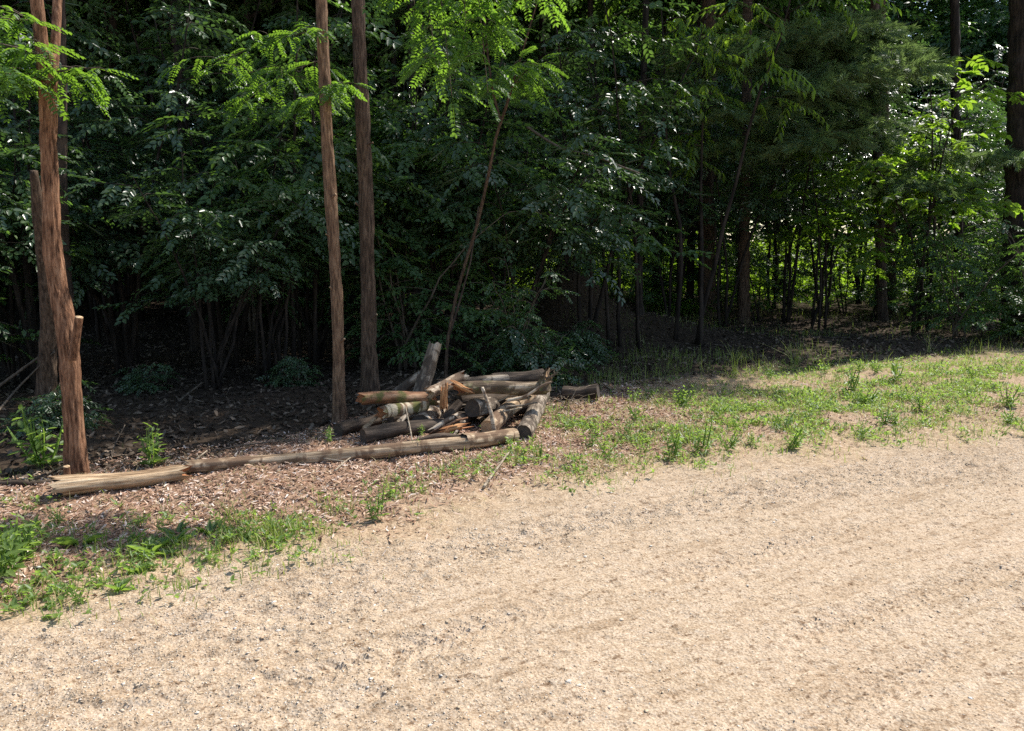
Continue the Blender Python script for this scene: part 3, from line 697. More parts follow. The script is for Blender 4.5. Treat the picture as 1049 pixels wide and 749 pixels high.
# (see below)
# sawn-off stem leaning beside it, and a thin dark tree behind
Yb = gY(46, 440)
t1b, bb = trunk_tree('tree', 'dark leaning stem sawn off at head height just behind the reddish forked tree', [(45, 440), (48, 390), (50, 330), (47, 280), (42, 240), (39, 214)], [Yb, Yb, Yb - .1, Yb - .2, Yb - .3, Yb - .35], [.082, .074, .064, .058, .05, .046], M['shaded_brown_bark'], None, None, ring=36, top=0.0)
Yd = 8.4
trunk_tree('tree', 'thin dark tree close behind the reddish forked trunk on its right side', [(78, 435), (72, 340), (66, 260), (63, 180), (64, 90), (62, 0)], [Yd] * 6, [.06, .055, .05, .048, .045, .04], M['dark_bark'], None, .8, crownk=1, top=6.5, crown_off=(-.5, 1.5))
Y2 = gY(347, 432)
t2, b2 = trunk_tree('tree', 'slim straight brown tree standing left of the log pile', [(347, 432), (347, 380), (346, 320), (342, 250), (337, 180), (333, 100), (330, 40), (329, -10)], [Y2] * 8, [.054, .050, .050, .050, .050, .050, .048, .046], M['brown_bark'], None, .75, ring=36, crownk=0, top=12.3, crown_off=(.3, .6))
hang(t2, b2, 'locust', [((331, 30), (215, 70), Y2 + .1, Y2 + .6, .45), ((332, 60), (250, 105), Y2 + .1, Y2 + .6, .4), ((333, 90), (362, 85), Y2 - .08, Y2 - .2, .12), ((334, 100), (305, 108), Y2 + .1, Y2 + .3, .2)], M['locust'], rg, per=5)
for k_, (a_, b_, r_s) in enumerate((((347, 352), (353, 347), .010), ((344, 300), (338, 294), .009), ((337, 205), (344, 199), .008), ((341, 243), (334, 240), .007))):
    stub(t2, b2, AT(*a_, Y2 - .03), AT(*b_, Y2 - .06), r_s, M['brown_bark'], True)
Y3 = gY(378, 415)
t3, b3 = trunk_tree('tree', 'thicker brown tree behind the left end of the log pile', [(379, 412), (378, 360), (377, 300), (376, 240), (374, 180), (371, 110), (368, 50), (366, -10)], [Y3] * 8, [.088, .074, .070, .070, .068, .064, .06, .058], M['shaded_brown_bark'], None, .8, ring=40, crownk=2, top=12.8, crown_off=(.4, .8))
for k_, (a_, b_, r_s) in enumerate((((376, 330), (386, 322), .012), ((374, 215), (364, 208), .011), ((372, 150), (382, 146), .009))):
    stub(t3, b3, AT(*a_, Y3 - .04), AT(*b_, Y3 - .07), r_s, M['shaded_brown_bark'], True)
Y4 = gY(455, 398)
t4, b4 = trunk_tree('sapling', 'slender leaning sapling growing up behind the log pile', [(456, 392), (458, 350), (468, 300), (478, 265), (489, 230), (499, 185), (508, 140), (519, 108), (530, 70), (545, 20)], [Y4, Y4, Y4, Y4 - .1, Y4 - .2, Y4 - .4, Y4 - .6, Y4 - .7, Y4 - .8, Y4 - 1], [.020, .018, .018, .017, .016, .016, .015, .014, .011, .008], M['shaded_brown_bark'], None, None, ring=16, top=3.5)
limb_on(t4, b4, [(460, 345), (472, 305), (482, 268), (486, 240)], [Y4] * 4, [.012, .011, .01, .008], M['dark_bark'], extra=.3, ring=10)
limb_on(t4, b4, [(513, 125), (505, 95), (500, 60), (495, 10)], [Y4 - .65, Y4 - .75, Y4 - .9, Y4 - 1.1], [.014, .012, .01, .008], M['dark_bark'], extra=.3, ring=10)
hang(t4, b4, 'locust', [((513, 85), (530, 62), Y4 - .75, Y4 - .9, .24), ((527, 85), (552, 62), Y4 - .8, Y4 - 1, .24), ((500, 40), (530, 30), Y4 - .9, Y4 - 1, .24)], M['locust'], rg, per=5, dens=.08)
limb_on(t2, b2, [(331, -60), (370, -75), (420, -60), (470, -45), (520, -30)], [Y2, Y2 - .5, Y2 - 1.1, Y2 - 1.5, Y2 - 1.7], [.030, .026, .02, .014, .008], M['brown_bark'], extra=0, ring=12)
hang(t2, b2, 'locust', [((430, -55), (447, 70), 6.0, 5.7, .18), ((445, -50), (463, 98), 5.9, 5.6, .16), ((470, -45), (478, 30), 5.8, 5.6, .24), ((485, -40), (500, 95), 5.75, 5.6, .2), ((505, -35), (560, 0), 5.7, 5.7, .2), ((420, -60), (425, 10), 6.1, 5.9, .2)], M['locust'], rg, per=5, dens=.08)
# trunks standing further into the wood on the right
YR = [(725, 326, 16, 'shaded_brown_bark', 'broad dark trunk standing left of a thin straight trunk, right of the earth bank', [(723, 200), (728, 90), (726, 0)]),
      (762, 332, 11, 'shaded_brown_bark', 'thin straight dark trunk in front of the sunlit undergrowth', [(762, 240), (764, 140), (766, 0)]),
      (913, 326, 10, 'shaded_brown_bark', 'thin dark trunk at the right, standing between the tall grass and the sunlit undergrowth', [(912, 230), (906, 130), (902, 0)]),
      (1047, 345, 34, 'deep_shade_bark', 'massive shaded trunk at the right-hand edge of the photo', [(1048, 220), (1050, 110), (1051, 0)]),
      (849, 296, 9, 'deep_shade_bark', 'first of two slight trunks deep in the wood between the thin straight trunks', [(848, 200), (848, 0)]),
      (874, 296, 10, 'deep_shade_bark', 'second of two slight trunks deep in the wood, nearer the tall grass', [(873, 200), (872, 0)]),
      (985, 330, 9, 'deep_shade_bark', 'dark trunk half hidden in leaves just left of the massive shaded trunk', [(980, 200), (978, 0)]),
      (606, 300, 5, 'deep_shade_bark', 'pole-thin dark stem rising behind the earth bank', [(606, 200), (608, 60)]),
      (655, 312, 7, 'deep_shade_bark', 'dark stem between the earth bank and the broad dark trunk', [(655, 220), (660, 60)])]
for k, (px, py, w, mt, lab, up) in enumerate(YR):
    yy = 13.4 if k == 8 else min(gY(px, py), 24.0); r = w * yy / F / 2
    pts = [(px, py)] + up
    trunk_tree('tree', lab, pts, [yy] * len(pts), [r * 1.1] + [r * (1 - .1 * i) for i in range(len(up))], M[mt], None, 0.72 if k == 8 else None if k in (3, 6) else 1.0 + .1 * (k % 3), ring=20, crownk=k, top=7.9 if k == 8 else 8.5 + k % 3, crown_off=(.9, -1.5) if k == 8 else (2, 3) if k == 3 else (.5, 1.6))  # last stem's unseen crown is pulled forward to shade the left floor

# more trees of the wood: they carry the roof of leaves that shades the floor
rt_ = np.random.default_rng(44)
tall = None; pl = []
def tall_tree_proto():
    t = thing('tree', 'tall thin dark-trunked tree of the leafy roof deep in the shaded wood', 'tree', (0, 0, 0), 0, 'tall trees of the wood')
    path = arc([0, 0, -.1], 0, R(90), R(88), 9.0, 12, np.random.default_rng(2), .03)
    Q, rq, s = resample(path, np.linspace(.085, .03, len(path)), .12)
    mb = MB(); v, q, tt = tube(Q, rq, 14, amp=.07, fa=5, fl=2, seed=3); mb.add(v, q, tt); link('trunk', mb.mesh('trunk', M['deep_shade_bark'], True), t)
    link('branches', tubes('branches', crown_limbs(9, 5.8, 9, 2.0), M['deep_shade_bark'], 6), t)
    link('crown', CROWN[0], t, (0, 0, 8.0), None, 1.0)
    return t
for gx_ in np.arange(-14, 34, 3.1):
    for gy_ in np.arange(8.5, 37, 3.1):
        x = gx_ + rt_.uniform(-1, 1); y = gy_ + rt_.uniform(-1, 1)
        sx_, sy_ = x - SUN[0] / SUN[2] * 8.3, y - SUN[1] / SUN[2] * 8.3          # where its shade falls
        if sy_ < forestY(sx_) + (1.7 if sx_ < -.3 else 4.6 if sx_ < 1 else 6.3) or y < forestY(x) + 2.5 or abs(x) > 6 + y * .8: continue
        if ((sx_ - 7.5) / 10.5) ** 2 + ((sy_ - 25.5) / 7.5) ** 2 < 1: continue           # a clearing lets the sun in here
        if (x - CX * 0) / y * F + CX > 545 and y < 17: continue
        if math.hypot(sx_ + 4.4, sy_ - 7.0) < 2.3 or math.hypot(sx_ + 6.6, sy_ - 6.9) < 1.8 or rt_.random() < .08: continue
        pl.append((x, y))
for k, (x, y) in enumerate(pl):
    if tall is None: tall = o = tall_tree_proto()
    else: o = copy_tree(tall)
    for ch in o.children:
        if ch.name.startswith('crown'): ch.data = CROWN[k % 4]
    s = rt_.uniform(.95, 1.25)
    o.location = (x, y, H(x, y)); o.rotation_euler = (0, 0, rt_.uniform(0, 6.28)); o.scale = (s, s, s * rt_.uniform(.95, 1.2))

# far wood: leaf mass nobody could count
def mass(name, label, n, x0, x1, y0, y1, z0, z1, sc, mat, seed, kind='broad', dens=None):
    rng = np.random.default_rng(seed)
    p = np.stack([rng.uniform(x0, x1, n), rng.uniform(y0, y1, n), rng.uniform(0, 1, n) ** 1.15 * (z1 - z0) + z0], 1)
    if dens is not None: p = p[rng.random(len(p)) < dens(p)]
    p[:, 2] += height(p[:, 0], p[:, 1], False)
    f = rng.normal(0, 1, (len(p), 3)) * [1, 1, .35]; u = rng.normal(0, .45, (len(p), 3)) + [0, 0, 1]
    return tag(link(name, foliage(name, kind, p, f, u, sc * rng.uniform(.6, 1.4, len(p)), mat, rng)), label, 'trees', None, 'stuff')
mass('distant_woodland', 'unbroken wall of leaves far back in the wood', 26000, -42, 56, 38, 50, 0, 23, 4.6, M['mid_leaf'], 71)
mass('distant_woodland', 'leafy trees closing the wood behind the sunlit clearing', 9000, 6, 44, 37, 43, 3, 19, 4.2, M['mid_leaf'], 75)
mass('sunlit_undergrowth', 'bright green knee-high undergrowth in the sunlit clearing behind the thin trunks', 9000, -3, 19, 21, 34, 0, 1.5, 1.5, M['bright_leaf'], 72)
mass('flank_woodland', 'wood continuing beyond the left side', 7000, -34, -15, 4, 38, 0, 14, 3.8, M['dark_leaf'], 73)
mass('flank_woodland', 'wood continuing beyond the right side', 8000, 24, 42, 12, 42, 0, 14, 3.8, M['mid_leaf'], 74)

# ------------------------------------------------------------------ shrubs and young trees under the roof
def S(kind, px, Y_, sc, label, dz=0, zs=None, name='shrub', cat='shrub'):
    x = (px - CX) / F * Y_
    return shrub(kind, x, Y_, sc, random.uniform(0, 6.28), label, name, cat, None, zs)
S('dense', 215, 8.6, 1.0, 'dark shrub with drooping pale glinting leaves between the forked and the slim brown tree')
S('dense_b', 270, 9.2, 1.15, 'tall dark shrub whose glinting leaves reach the slim brown tree from the left')
S('dense', 130, 10.0, 1.25, 'dark shrub filling the shade right behind the reddish forked tree')
S('dense_b', 20, 9.2, 1.15, 'dark shrub behind the sawn-off stem at the photo\'s left edge')
S('mid', -60, 8.0, 1.2, 'green shrub cut by the photo\'s left edge')
S('dense', 320, 11.0, 1.4, 'dark shrub seen between the slim and the thicker brown tree')
S('mid', 410, 9.9, 1.0, 'leafy shrub right behind the thicker brown tree, above the leaning log')
S('dense_b', 455, 11.2, 1.35, 'dark shrub behind the slender leaning sapling')
S('airy', 400, 10.8, 1.25, 'airy young tree rising between the thicker brown tree and the leaning sapling', name='young_tree', cat='young tree')
S('dense', 530, 10.8, 1.25, 'dark shrub to the right of the leaning sapling, behind the right end of the pile')
S('fine', 525, 9.6, .72, 'small-leaved low shrub between the log pile and the earth bank')
S('veil', 580, 15.2, 1.4, 'leafy shrub standing behind the earth bank\'s left shoulder')
S('airy', 640, 11.8, 1.45, 'airy young tree with pale leaves overhanging the earth bank', name='young_tree', cat='young tree')
S('fine', 566, 14.5, 1.1, 'fine-leaved shrub on top of the earth bank')
S('veil', 690, 15.5, 1.35, 'sparse young tree between the earth bank and the broad dark trunk', name='young_tree', cat='young tree')
S('veil', 805, 16.0, 1.4, 'airy young tree between the thin straight trunk and the tall grass', name='young_tree', cat='young tree')
S('oak', 835, 15.0, 1.25, 'broad-leaved young tree with bright leaves beside the two slight trunks', name='young_tree', cat='young tree')
S('oak', 950, 14.2, 1.5, 'broad-leaved young tree with lime green leaves left of the massive shaded trunk', name='young_tree', cat='young tree')
S('mid', 980, 13.4, .9, 'leafy shrub at the foot of the trunk half hidden left of the massive shaded trunk')
S('fine', 1070, 12.8, 1.2, 'shrub cut by the right edge of the photo below the massive shaded trunk')
S('cherry', 715, 12.5, 1.75, 'young cherry with long hanging bright leaves above the broad dark trunk', name='young_tree', cat='young tree')
S('mid', 1000, 20, 2.2, 'leafy tall shrub far behind the massive shaded trunk')
S('low', 555, 9.3, 1.0, 'low dark bush directly behind the right end of the log pile', name='bush', cat='bush')
S('low', 590, 10.6, .8, 'low dark bush at the foot of the earth bank', name='bush', cat='bush')
S('bramble', 690, 17.5, .9, 'bramble patch with light leaves behind the broad dark trunk', name='bush', cat='bush')
S('low', 45, 6.6, .62, 'low dark green bush at the foot of the sawn-off stem', name='bush', cat='bush')
S('low', 145, 8.4, .5, 'low bush with a few pale leaves in the dark hollow between the trees', name='bush', cat='bush')
S('low', 300, 8.8, .55, 'low dark bush left of the foot of the slim brown tree', name='bush', cat='bush')
S('veil', 120, 9.6, 1.35, 'fine-leaved young tree arching over the dark hollow just right of the forked tree', name='young_tree', cat='young tree')
S('veil', 232, 10.4, 1.5, 'fine-leaved young tree above the glinting shrubs, halfway to the slim brown tree', name='young_tree', cat='young tree')
S('airy', 305, 10.0, 1.4, 'airy young tree reaching up right behind the slim brown tree', name='young_tree', cat='young tree')
S('veil', 430, 11.0, 1.5, 'fine-leaved young tree rising behind the bright hanging fronds', name='young_tree', cat='young tree')
S('veil', 600, 11.8, 1.5, 'fine-leaved young tree right of the bright hanging fronds, above the earth bank', name='young_tree', cat='young tree')
S('veil', 30, 8.6, 1.25, 'fine-leaved young tree behind the fronds left of the forked tree', name='young_tree', cat='young tree')
# filling rows deep in the shade, indistinguishable from each other
fill_lab = 'dark leafy shrub deep in the shade behind the nearer trees'
rf_ = np.random.default_rng(8)
for k in range(70):
    y = rf_.uniform(12.5, 36); px = rf_.uniform(-120, 1170)
    x = (px - CX) / F * y
    if px > 560 and y < 33: continue
    s = rf_.uniform(1.5, 1.9) * (.55 + y / 28)
    shrub(['dense', 'dense_b', 'mid', 'airy'][k % 4], x, y, s, rf_.uniform(0, 6.28), fill_lab, group='shrubs deep in the shade')
veil_lab = 'fine-leaved young tree with thin shaded stems in the dim middle depth of the wood'
for px, y, s in ((585, 13.6, 1.15), (630, 16.5, 1.5), (690, 18.0, 1.6), (740, 15.2, 1.3), (790, 18.5, 1.55), (845, 17.2, 1.4), (900, 19.0, 1.6), (945, 17.0, 1.4), (1000, 18.5, 1.5), (1050, 16.0, 1.4), (670, 20, 1.8), (760, 20.5, 1.9), (880, 20.5, 1.9), (970, 21, 1.9)):
    shrub('veil', (px - CX) / F * y, y, s, rf_.uniform(0, 6.28), veil_lab, 'young_tree', 'young tree', 'fine-leaved young trees in the dim wood')
sp_lab = 'sparse leafy sapling between the tall grass and the sunlit undergrowth'
for px, y, s in ((572, 15.5, 1), (640, 16.2, .95), (672, 18.6, 1.15), (742, 18.2, 1.1), (778, 16.6, 1), (800, 19, 1.2), (862, 18.4, 1.15), (892, 16.8, 1), (930, 18, 1.1), (975, 18.6, 1.2), (1005, 16.4, 1.1), (1035, 15.2, 1.1)):
    shrub('sparse', (px - CX) / F * y, y, s, rf_.uniform(0, 6.28), sp_lab, 'sapling', 'sapling', 'sparse saplings before the clearing')
# pine whose needled boughs hang over the right
Yp = 14.5
tp, bp_ = trunk_tree('pine_tree', 'pine with grey-green needled boughs hanging over the right half of the wood', [(905, 325), (900, 200), (897, 100), (896, 0)], [Yp + 1.5] * 4, [.09, .085, .08, .07], M['dark_bark'], None, None, ring=20, top=9)
hang(tp, bp_, 'pine', [((896, 95), (715, 50), 15.5, 12.8, .8), ((897, 60), (760, 55), 15.5, 12.6, .8), ((897, 110), (730, 120), 15.5, 13.0, .8), ((896, 40), (830, 40), 15.5, 12.5, .8), ((897, 80), (830, 90), 15.5, 12.4, .7), ((898, 130), (820, 150), 15.5, 12.8, .7), ((897, 150), (720, 155), 15.5, 13.4, .7), ((899, 200), (960, 190), 16, 13.6, .6), ((899, 170), (1040, 165), 16, 13.4, .6), ((898, 60), (930, 70), 15.5, 12.6, .6),
    ((896, -60), (800, -70), 15.5, 11.4, .9), ((896, -60), (870, -80), 15.5, 11.4, .9), ((896, -90), (950, -120), 15.5, 11.4, .9), ((896, -150), (1020, -150), 15.5, 11.8, .9)], M['needle'], rg, name='bough', scale=1.25, per=24, dens=.09, wood=M['twig_bark'])  # these boughs lie above the view, added to shade the floor

# ------------------------------------------------------------------ logs
def log(label, A, B, r, mat, cutA='cut_dark', cutB='cut_dark', r2=None, jag=(0, 0), bend=.02, lump=.08, name='log', cat='log', amp=.06, seed=0, ring=28, group=None, tornA=None, tornB=None, taper_end=False):
    A, B = np.asarray(A, float), np.asarray(B, float); L_ = np.linalg.norm(B - A); r2 = r2 or r
    X_ = (B - A) / L_
    zz = np.array([0, 0, 1.0]); Yv = np.cross(zz, X_); Yv /= max(1e-6, np.linalg.norm(Yv)); Zv = np.cross(X_, Yv)
    mw = Matrix(((X_[0], Yv[0], Zv[0], A[0]), (X_[1], Yv[1], Zv[1], A[1]), (X_[2], Yv[2], Zv[2], A[2]), (0, 0, 0, 1)))
    n = max(12, int(L_ / .018)); s = np.linspace(0, L_, n); rng = np.random.default_rng(seed + 100)
    p = np.stack([s, bend * np.sin(s / L_ * np.pi) * math.cos(seed) , bend * .5 * np.sin(s / L_ * 2 * np.pi + seed)], 1)
    v, q, tt = tube(p, np.interp(s, [0, L_], [r, r2]), ring, amp=amp, fa=7, fl=3, seed=seed, cap=False, lump=lump)
    v = v.reshape(n, ring, 3)
    a = np.linspace(0, 2 * np.pi, ring, endpoint=False)
    for e, idx in ((jag[0], 0), (jag[1], -1)):
        if e:                                             # torn end: rows near the end slide along the axis
            off = e * (vn(np.cos(a) * 2.2, np.sin(a) * 2.2, a * 0 + seed, seed) + .6 * vn(np.cos(a) * 6, np.sin(a) * 6, a * 0, seed + 5))
            wgt = np.clip(1 - (s if idx == 0 else L_ - s) / (abs(e) * 2.5 + .05), 0, 1)
            v[:, :, 0] += wgt[:, None] * off[None, :]
    mb = MB(); mb.add(v.reshape(-1, 3), q)
    o = link(name, mb.mesh(name, M[mat], True)); o.matrix_world = mw
    tag(o, label, cat, group)
    for end, cm, e in ((0, cutA, jag[0]), (-1, cutB, jag[1])):
        ringv = v[end].copy(); c = ringv.mean(0); inn = (.05 if e else .0)
        sg = 1 if end == 0 else -1
        r1 = ringv * .97 + c * .03; r1[:, 0] += sg * (.003 if not e else .012)
        r2_ = ringv * .5 + c * .5; r2_[:, 0] += sg * (inn * .7 + (rng.normal(0, .015, ring) if e else 0)) + (0 if e else sg * .003)
        cc = c.copy(); cc[0] += sg * inn
        vv = np.vstack([ringv * .998 + c * .002, r1, r2_, cc[None]])
        k = np.arange(ring); k2 = (k + 1) % ring
        qq = np.concatenate([np.stack([k, k2, ring + k2, ring + k], 1), np.stack([ring + k, ring + k2, 2 * ring + k2, 2 * ring + k], 1)])
        t3_ = np.stack([2 * ring + k, 2 * ring + k2, np.full(ring, 3 * ring)], 1)
        if end == -1: qq = qq[:, ::-1]; t3_ = t3_[:, ::-1]
        mb = MB(); mb.add(vv, qq, t3_)
        nm = 'torn_end' if e else 'cut_end'
        link(nm, mb.mesh(nm, M[cm]), o)
    return o
def GZ(px, py, h):
    """ground place under a photo pixel, lifted by h above the local ground"""
    p = G(px, py, h)
    for _ in range(3): p = G(px, py, H(p[0], p[1]) + h)
    return p
# long fallen poles in front
log('rotten pale fallen log with a torn split left end, lying below the reddish forked tree', GZ(60, 500, .055), GZ(192, 484, .055), .066, 'rot_log', 'cut_dark', 'cut_orange', .052, (.055, .05), .012, .12, seed=1, ring=44, amp=.09)
log('long straight tan pole lying in front of the log pile, the longest of the logs', GZ(193, 479, .05), GZ(482, 454, .055), .045, 'tan_log', 'cut_dark', 'cut_dark', .054, (.03, .02), .012, .06, seed=2)
log('short tan log in line with the long pole at the pile\'s front foot', GZ(474, 452, .06), GZ(527, 446, .055), .060, 'tan_log', 'cut_dark', 'cut_dark', .058, (.02, 0), .01, .05, seed=3)
# the pile
log('tan grey log at the pile\'s right end, its dark cut end facing the road', GZ(536, 443, .068), GZ(557, 402, .10), .069, 'grey_log', seed=4)
log('tan log slanting up the pile\'s right side, left of the one facing the road', GZ(500, 437, .07), AT(543, 404, 7.45), .070, 'tan_log', 'cut_pale', 'cut_dark', .066, seed=5)
log('long pale horizontal log on top of the pile, mossy at its right end', AT(472, 398, 6.75), AT(560, 397, 7.05), .056, 'moss_log', 'cut_orange', 'cut_dark', .062, (.06, .03), .02, .08, seed=6, amp=.05)
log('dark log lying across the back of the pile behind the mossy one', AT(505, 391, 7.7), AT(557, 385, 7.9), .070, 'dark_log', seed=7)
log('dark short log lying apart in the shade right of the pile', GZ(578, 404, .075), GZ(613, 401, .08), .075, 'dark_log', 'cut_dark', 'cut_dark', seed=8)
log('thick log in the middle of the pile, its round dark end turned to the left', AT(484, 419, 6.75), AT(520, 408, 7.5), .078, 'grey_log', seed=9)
log('log low in the pile\'s middle, its shadowed end just above the tan pole', AT(462, 434, 6.55), AT(488, 420, 7.5), .078, 'dark_log', seed=10)
log('thick log low in the left half of the pile with a big round black end', AT(431, 433, 6.55), AT(452, 418, 7.4), .082, 'pale_log', 'cut_dark', seed=11)
log('reddish peeling log on the upper left of the pile', AT(369, 408, 6.45), AT(436, 407, 6.75), .050, 'red_log', 'cut_orange', 'cut_dark', .055, (.04, .02), .01, .07, seed=12)
log('moss-banded pale striped log under the reddish peeling one', AT(389, 424, 6.4), AT(436, 414, 6.75), .054, 'band_log', 'cut_orange', 'cut_dark', .056, (.035, 0), .01, .07, seed=13)
log('grey log leaning steeply up at the pile\'s back, its sawn top highest of all', AT(428, 412, 6.95), AT(446, 353, 7.15), .070, 'grey_log', 'cut_dark', 'cut_dark', .058, (0, .02), .01, .08, seed=14)
log('grey weathered log sloping behind the reddish one, resting on the leaning log', AT(388, 412, 7.2), AT(436, 383, 7.1), .050, 'grey_log', 'cut_dark', 'cut_dark', .045, seed=15)
log('pale stripped log with a broken light end, crossing the upper middle of the pile', AT(440, 402, 6.65), AT(476, 385, 7.0), .052, 'pale_log', 'cut_pale', 'cut_orange', .048, (.04, .05), .01, .08, seed=16)
log('short upright stump of torn orange wood in the pile\'s upper middle', AT(454, 418, 6.62), AT(455, 396, 6.66), .036, 'orange_wood', 'cut_orange', 'cut_orange', .030, (.02, .05), .005, .1, name='log_stump', cat='stump', seed=17)
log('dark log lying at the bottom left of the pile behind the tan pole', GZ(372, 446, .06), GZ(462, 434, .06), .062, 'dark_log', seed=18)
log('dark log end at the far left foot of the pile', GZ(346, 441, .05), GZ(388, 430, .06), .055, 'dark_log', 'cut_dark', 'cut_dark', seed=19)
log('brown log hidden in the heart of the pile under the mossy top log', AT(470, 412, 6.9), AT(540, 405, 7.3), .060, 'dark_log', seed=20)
log('brown log buried beneath the peeling red and the striped logs', AT(400, 432, 6.75), AT(450, 422, 7.1), .062, 'dark_log', seed=21)
log('weathered log across the pile\'s rear upper middle, behind the broken light end', AT(450, 394, 7.1), AT(520, 389, 7.3), .050, 'grey_log', 'cut_orange', 'cut_dark', .048, (.04, 0), .01, .07, seed=22)
log('pale thin split log poking from the pile under the upright orange stump', AT(440, 441, 6.45), AT(470, 424, 6.6), .022, 'pale_log', 'cut_pale', 'cut_pale', .018, (.04, .02), .005, .1, seed=23, ring=14)
log('curled slab of torn bark lying among the logs at the pile\'s middle', AT(456, 441, 6.42), AT(478, 436, 6.5), .030, 'orange_wood', 'cut_orange', 'cut_orange', .018, (.06, .07), .01, .2, name='torn_bark', cat='bark', seed=31, amp=.15, ring=18)
log('broken orange-brown branch stub lying over the mossy top log\'s left end', AT(462, 392, 6.68), AT(482, 401, 6.62), .026, 'orange_wood', 'cut_orange', 'cut_orange', .02, (.05, .05), .01, .15, name='branch', cat='branch', seed=32, ring=16)
log('crooked grey branch crossing the pile between the striped log and the big black end', AT(408, 436, 6.4), AT(426, 408, 6.75), .022, 'grey_log', 'cut_pale', 'cut_dark', .016, (.02, .02), .03, .15, name='branch', cat='branch', seed=33, ring=14)
log('thin peeled branch lying across the right half above the slanting tan log', AT(520, 411, 6.8), AT(566, 392, 6.85), .016, 'pale_log', 'cut_pale', 'cut_dark', .010, (.02, .02), .03, .12, name='branch', cat='branch', seed=34, ring=12)
log('dark bent branch lying at the pile\'s foot right behind the long pole', GZ(392, 455, .03), GZ(470, 446, .04), .026, 'dark_log', 'cut_dark', 'cut_dark', .020, (.02, .02), .05, .12, name='branch', cat='branch', seed=35, ring=14)
log('added dark log wedged upright-slanting in the gap left of the thick middle log', AT(448, 438, 6.6), AT(480, 404, 7.0), .045, 'dark_log', 'cut_dark', 'cut_dark', .040, (.02, .03), .02, .12, seed=36)  # extra log, kept dark so the gap reads as deep shade
log('rough brown log bridging the gap under the leaning log\'s foot', AT(402, 426, 6.9), AT(446, 410, 7.0), .050, 'red_log', 'cut_dark', 'cut_orange', .045, (.03, .03), .02, .12, seed=37)
log('added dark log resting low at the right behind the slanting tan log', AT(500, 424, 7.0), AT(548, 414, 7.4), .060, 'dark_log', seed=38)  # extra filler in dark wood, standing in for a black gap
# mossy root knob at the end of the top log with twigs
def twig_bundle(label, c, n, L_, seed, mat='twig_bark', name='branch', rz=(20, 70), group=None, rad=.006):
    rng = np.random.default_rng(seed); br = []
    for k in range(n):
        p = arc([0, 0, 0], rng.uniform(0, 6.28), R(rng.uniform(*rz)), R(rng.uniform(-30, 40)), L_ * rng.uniform(.5, 1.1), 6, rng, .25)
        br.append((p, np.linspace(rad, rad * .3, len(p))))
        sb = arc(p[3], rng.uniform(0, 6.28), R(30), R(0), L_ * .4, 4, rng, .25); br.append((sb, np.linspace(rad * .5, rad * .2, len(sb))))
    t = link(name, tubes(name, br, M[mat], 6), None, c)
    return tag(t, label, 'branch', group)
log('knobbly mossy root stub sticking up at the right end of the mossy top log', AT(556, 400, 7.0), AT(561, 383, 7.0), .062, 'moss_log', 'cut_dark', 'cut_pale', .040, (0, .05), .02, .25, name='root_stub', cat='stump', seed=24, amp=.1)
twig_bundle('mossy twigs sprouting from the root stub at the pile\'s right end', AT(561, 388, 6.95), 6, .22, 4)
twig_bundle('dry twiggy branch on the ground right of the pile, below the root stub', GZ(578, 415, .03), 9, .36, 5, 'dry_stick', rz=(5, 40), rad=.005)
# split sticks leaning on the pile
def stick(label, P, r, mat='dry_stick', name='stick', flat=1.0, seed=0):
    P = np.asarray(P, float); base = P[0].copy()
    Q, rq, s = resample(P - base, np.linspace(r, r * .65, len(P)), .02)
    rng = np.random.default_rng(seed); Q = Q + np.stack([.4 * r * vn(s * 6, s * 0, None, seed + i) for i in range(3)], 1)
    v, q, tt = tube(Q, rq, 9, amp=.12, fa=4, fl=5, seed=seed)
    if flat != 1: v[:, 1] *= flat
    mb = MB(); mb.add(v, q, tt)
    return tag(link(name, mb.mesh(name, M[mat], True), None, base), label, 'stick')
stick('flat pale split stick leaning on the pile in front of the thick middle log', [AT(507, 446, 6.4), AT(503, 420, 6.5), AT(495, 393, 6.68)], .020, 'pale_log', 'split_stick', .45, 1)
stick('grey stick leaning from the tan pole up into the dark middle of the pile', [GZ(455, 461, .0), AT(465, 446, 6.4), AT(476, 432, 6.6)], .016, 'grey_log', seed=2)
stick('short freshly split light stick poking out below the striped log', [AT(372, 438, 6.35), AT(379, 432, 6.4), AT(387, 425, 6.5)], .020, 'rot_log', 'split_stick', .6, 3)
stick('thin upright bare twig in front of the pile\'s left half', [GZ(424, 462, 0), AT(420, 440, 6.3), AT(415, 416, 6.5)], .007, seed=4)
stick('pale dry stalk lying slantwise in the grass in front of the pile', [GZ(496, 499, .02), GZ(508, 482, .03), GZ(521, 464, .04)], .010, seed=5)
stick('white bare twig lying on the bark chips beside the long pole', [GZ(314, 468, .015), GZ(330, 470, .02), GZ(352, 473, .02)], .008, seed=6)
stick('forked dry twig next to the white one on the bark chips', [GZ(343, 482, .01), GZ(352, 474, .02), GZ(360, 468, .03)], .007, seed=7)
stick('long bare pole standing aslant in the dark hollow left of the slim brown tree', [GZ(160, 437, 0), AT(182, 412, 8.0), AT(207, 392, 8.0)], .012, 'twig_bark', seed=8)
stick('upper of two bare branches slanting in the dark left of the forked tree', [AT(-10, 402, 6.9), AT(25, 376, 6.9), AT(55, 356, 6.85)], .014, 'twig_bark', 'branch', seed=9)
stick('lower of two bare branches slanting in the dark left of the forked tree', [GZ(-5, 425, 0.2), AT(20, 396, 6.8), AT(56, 360, 6.75)], .010, 'twig_bark', 'branch', seed=10)
stick('bent twig curling up behind the joint of the rotten log and the long pole', [GZ(190, 478, 0), GZ(202, 470, .05), GZ(212, 462, .07)], .007, seed=11)
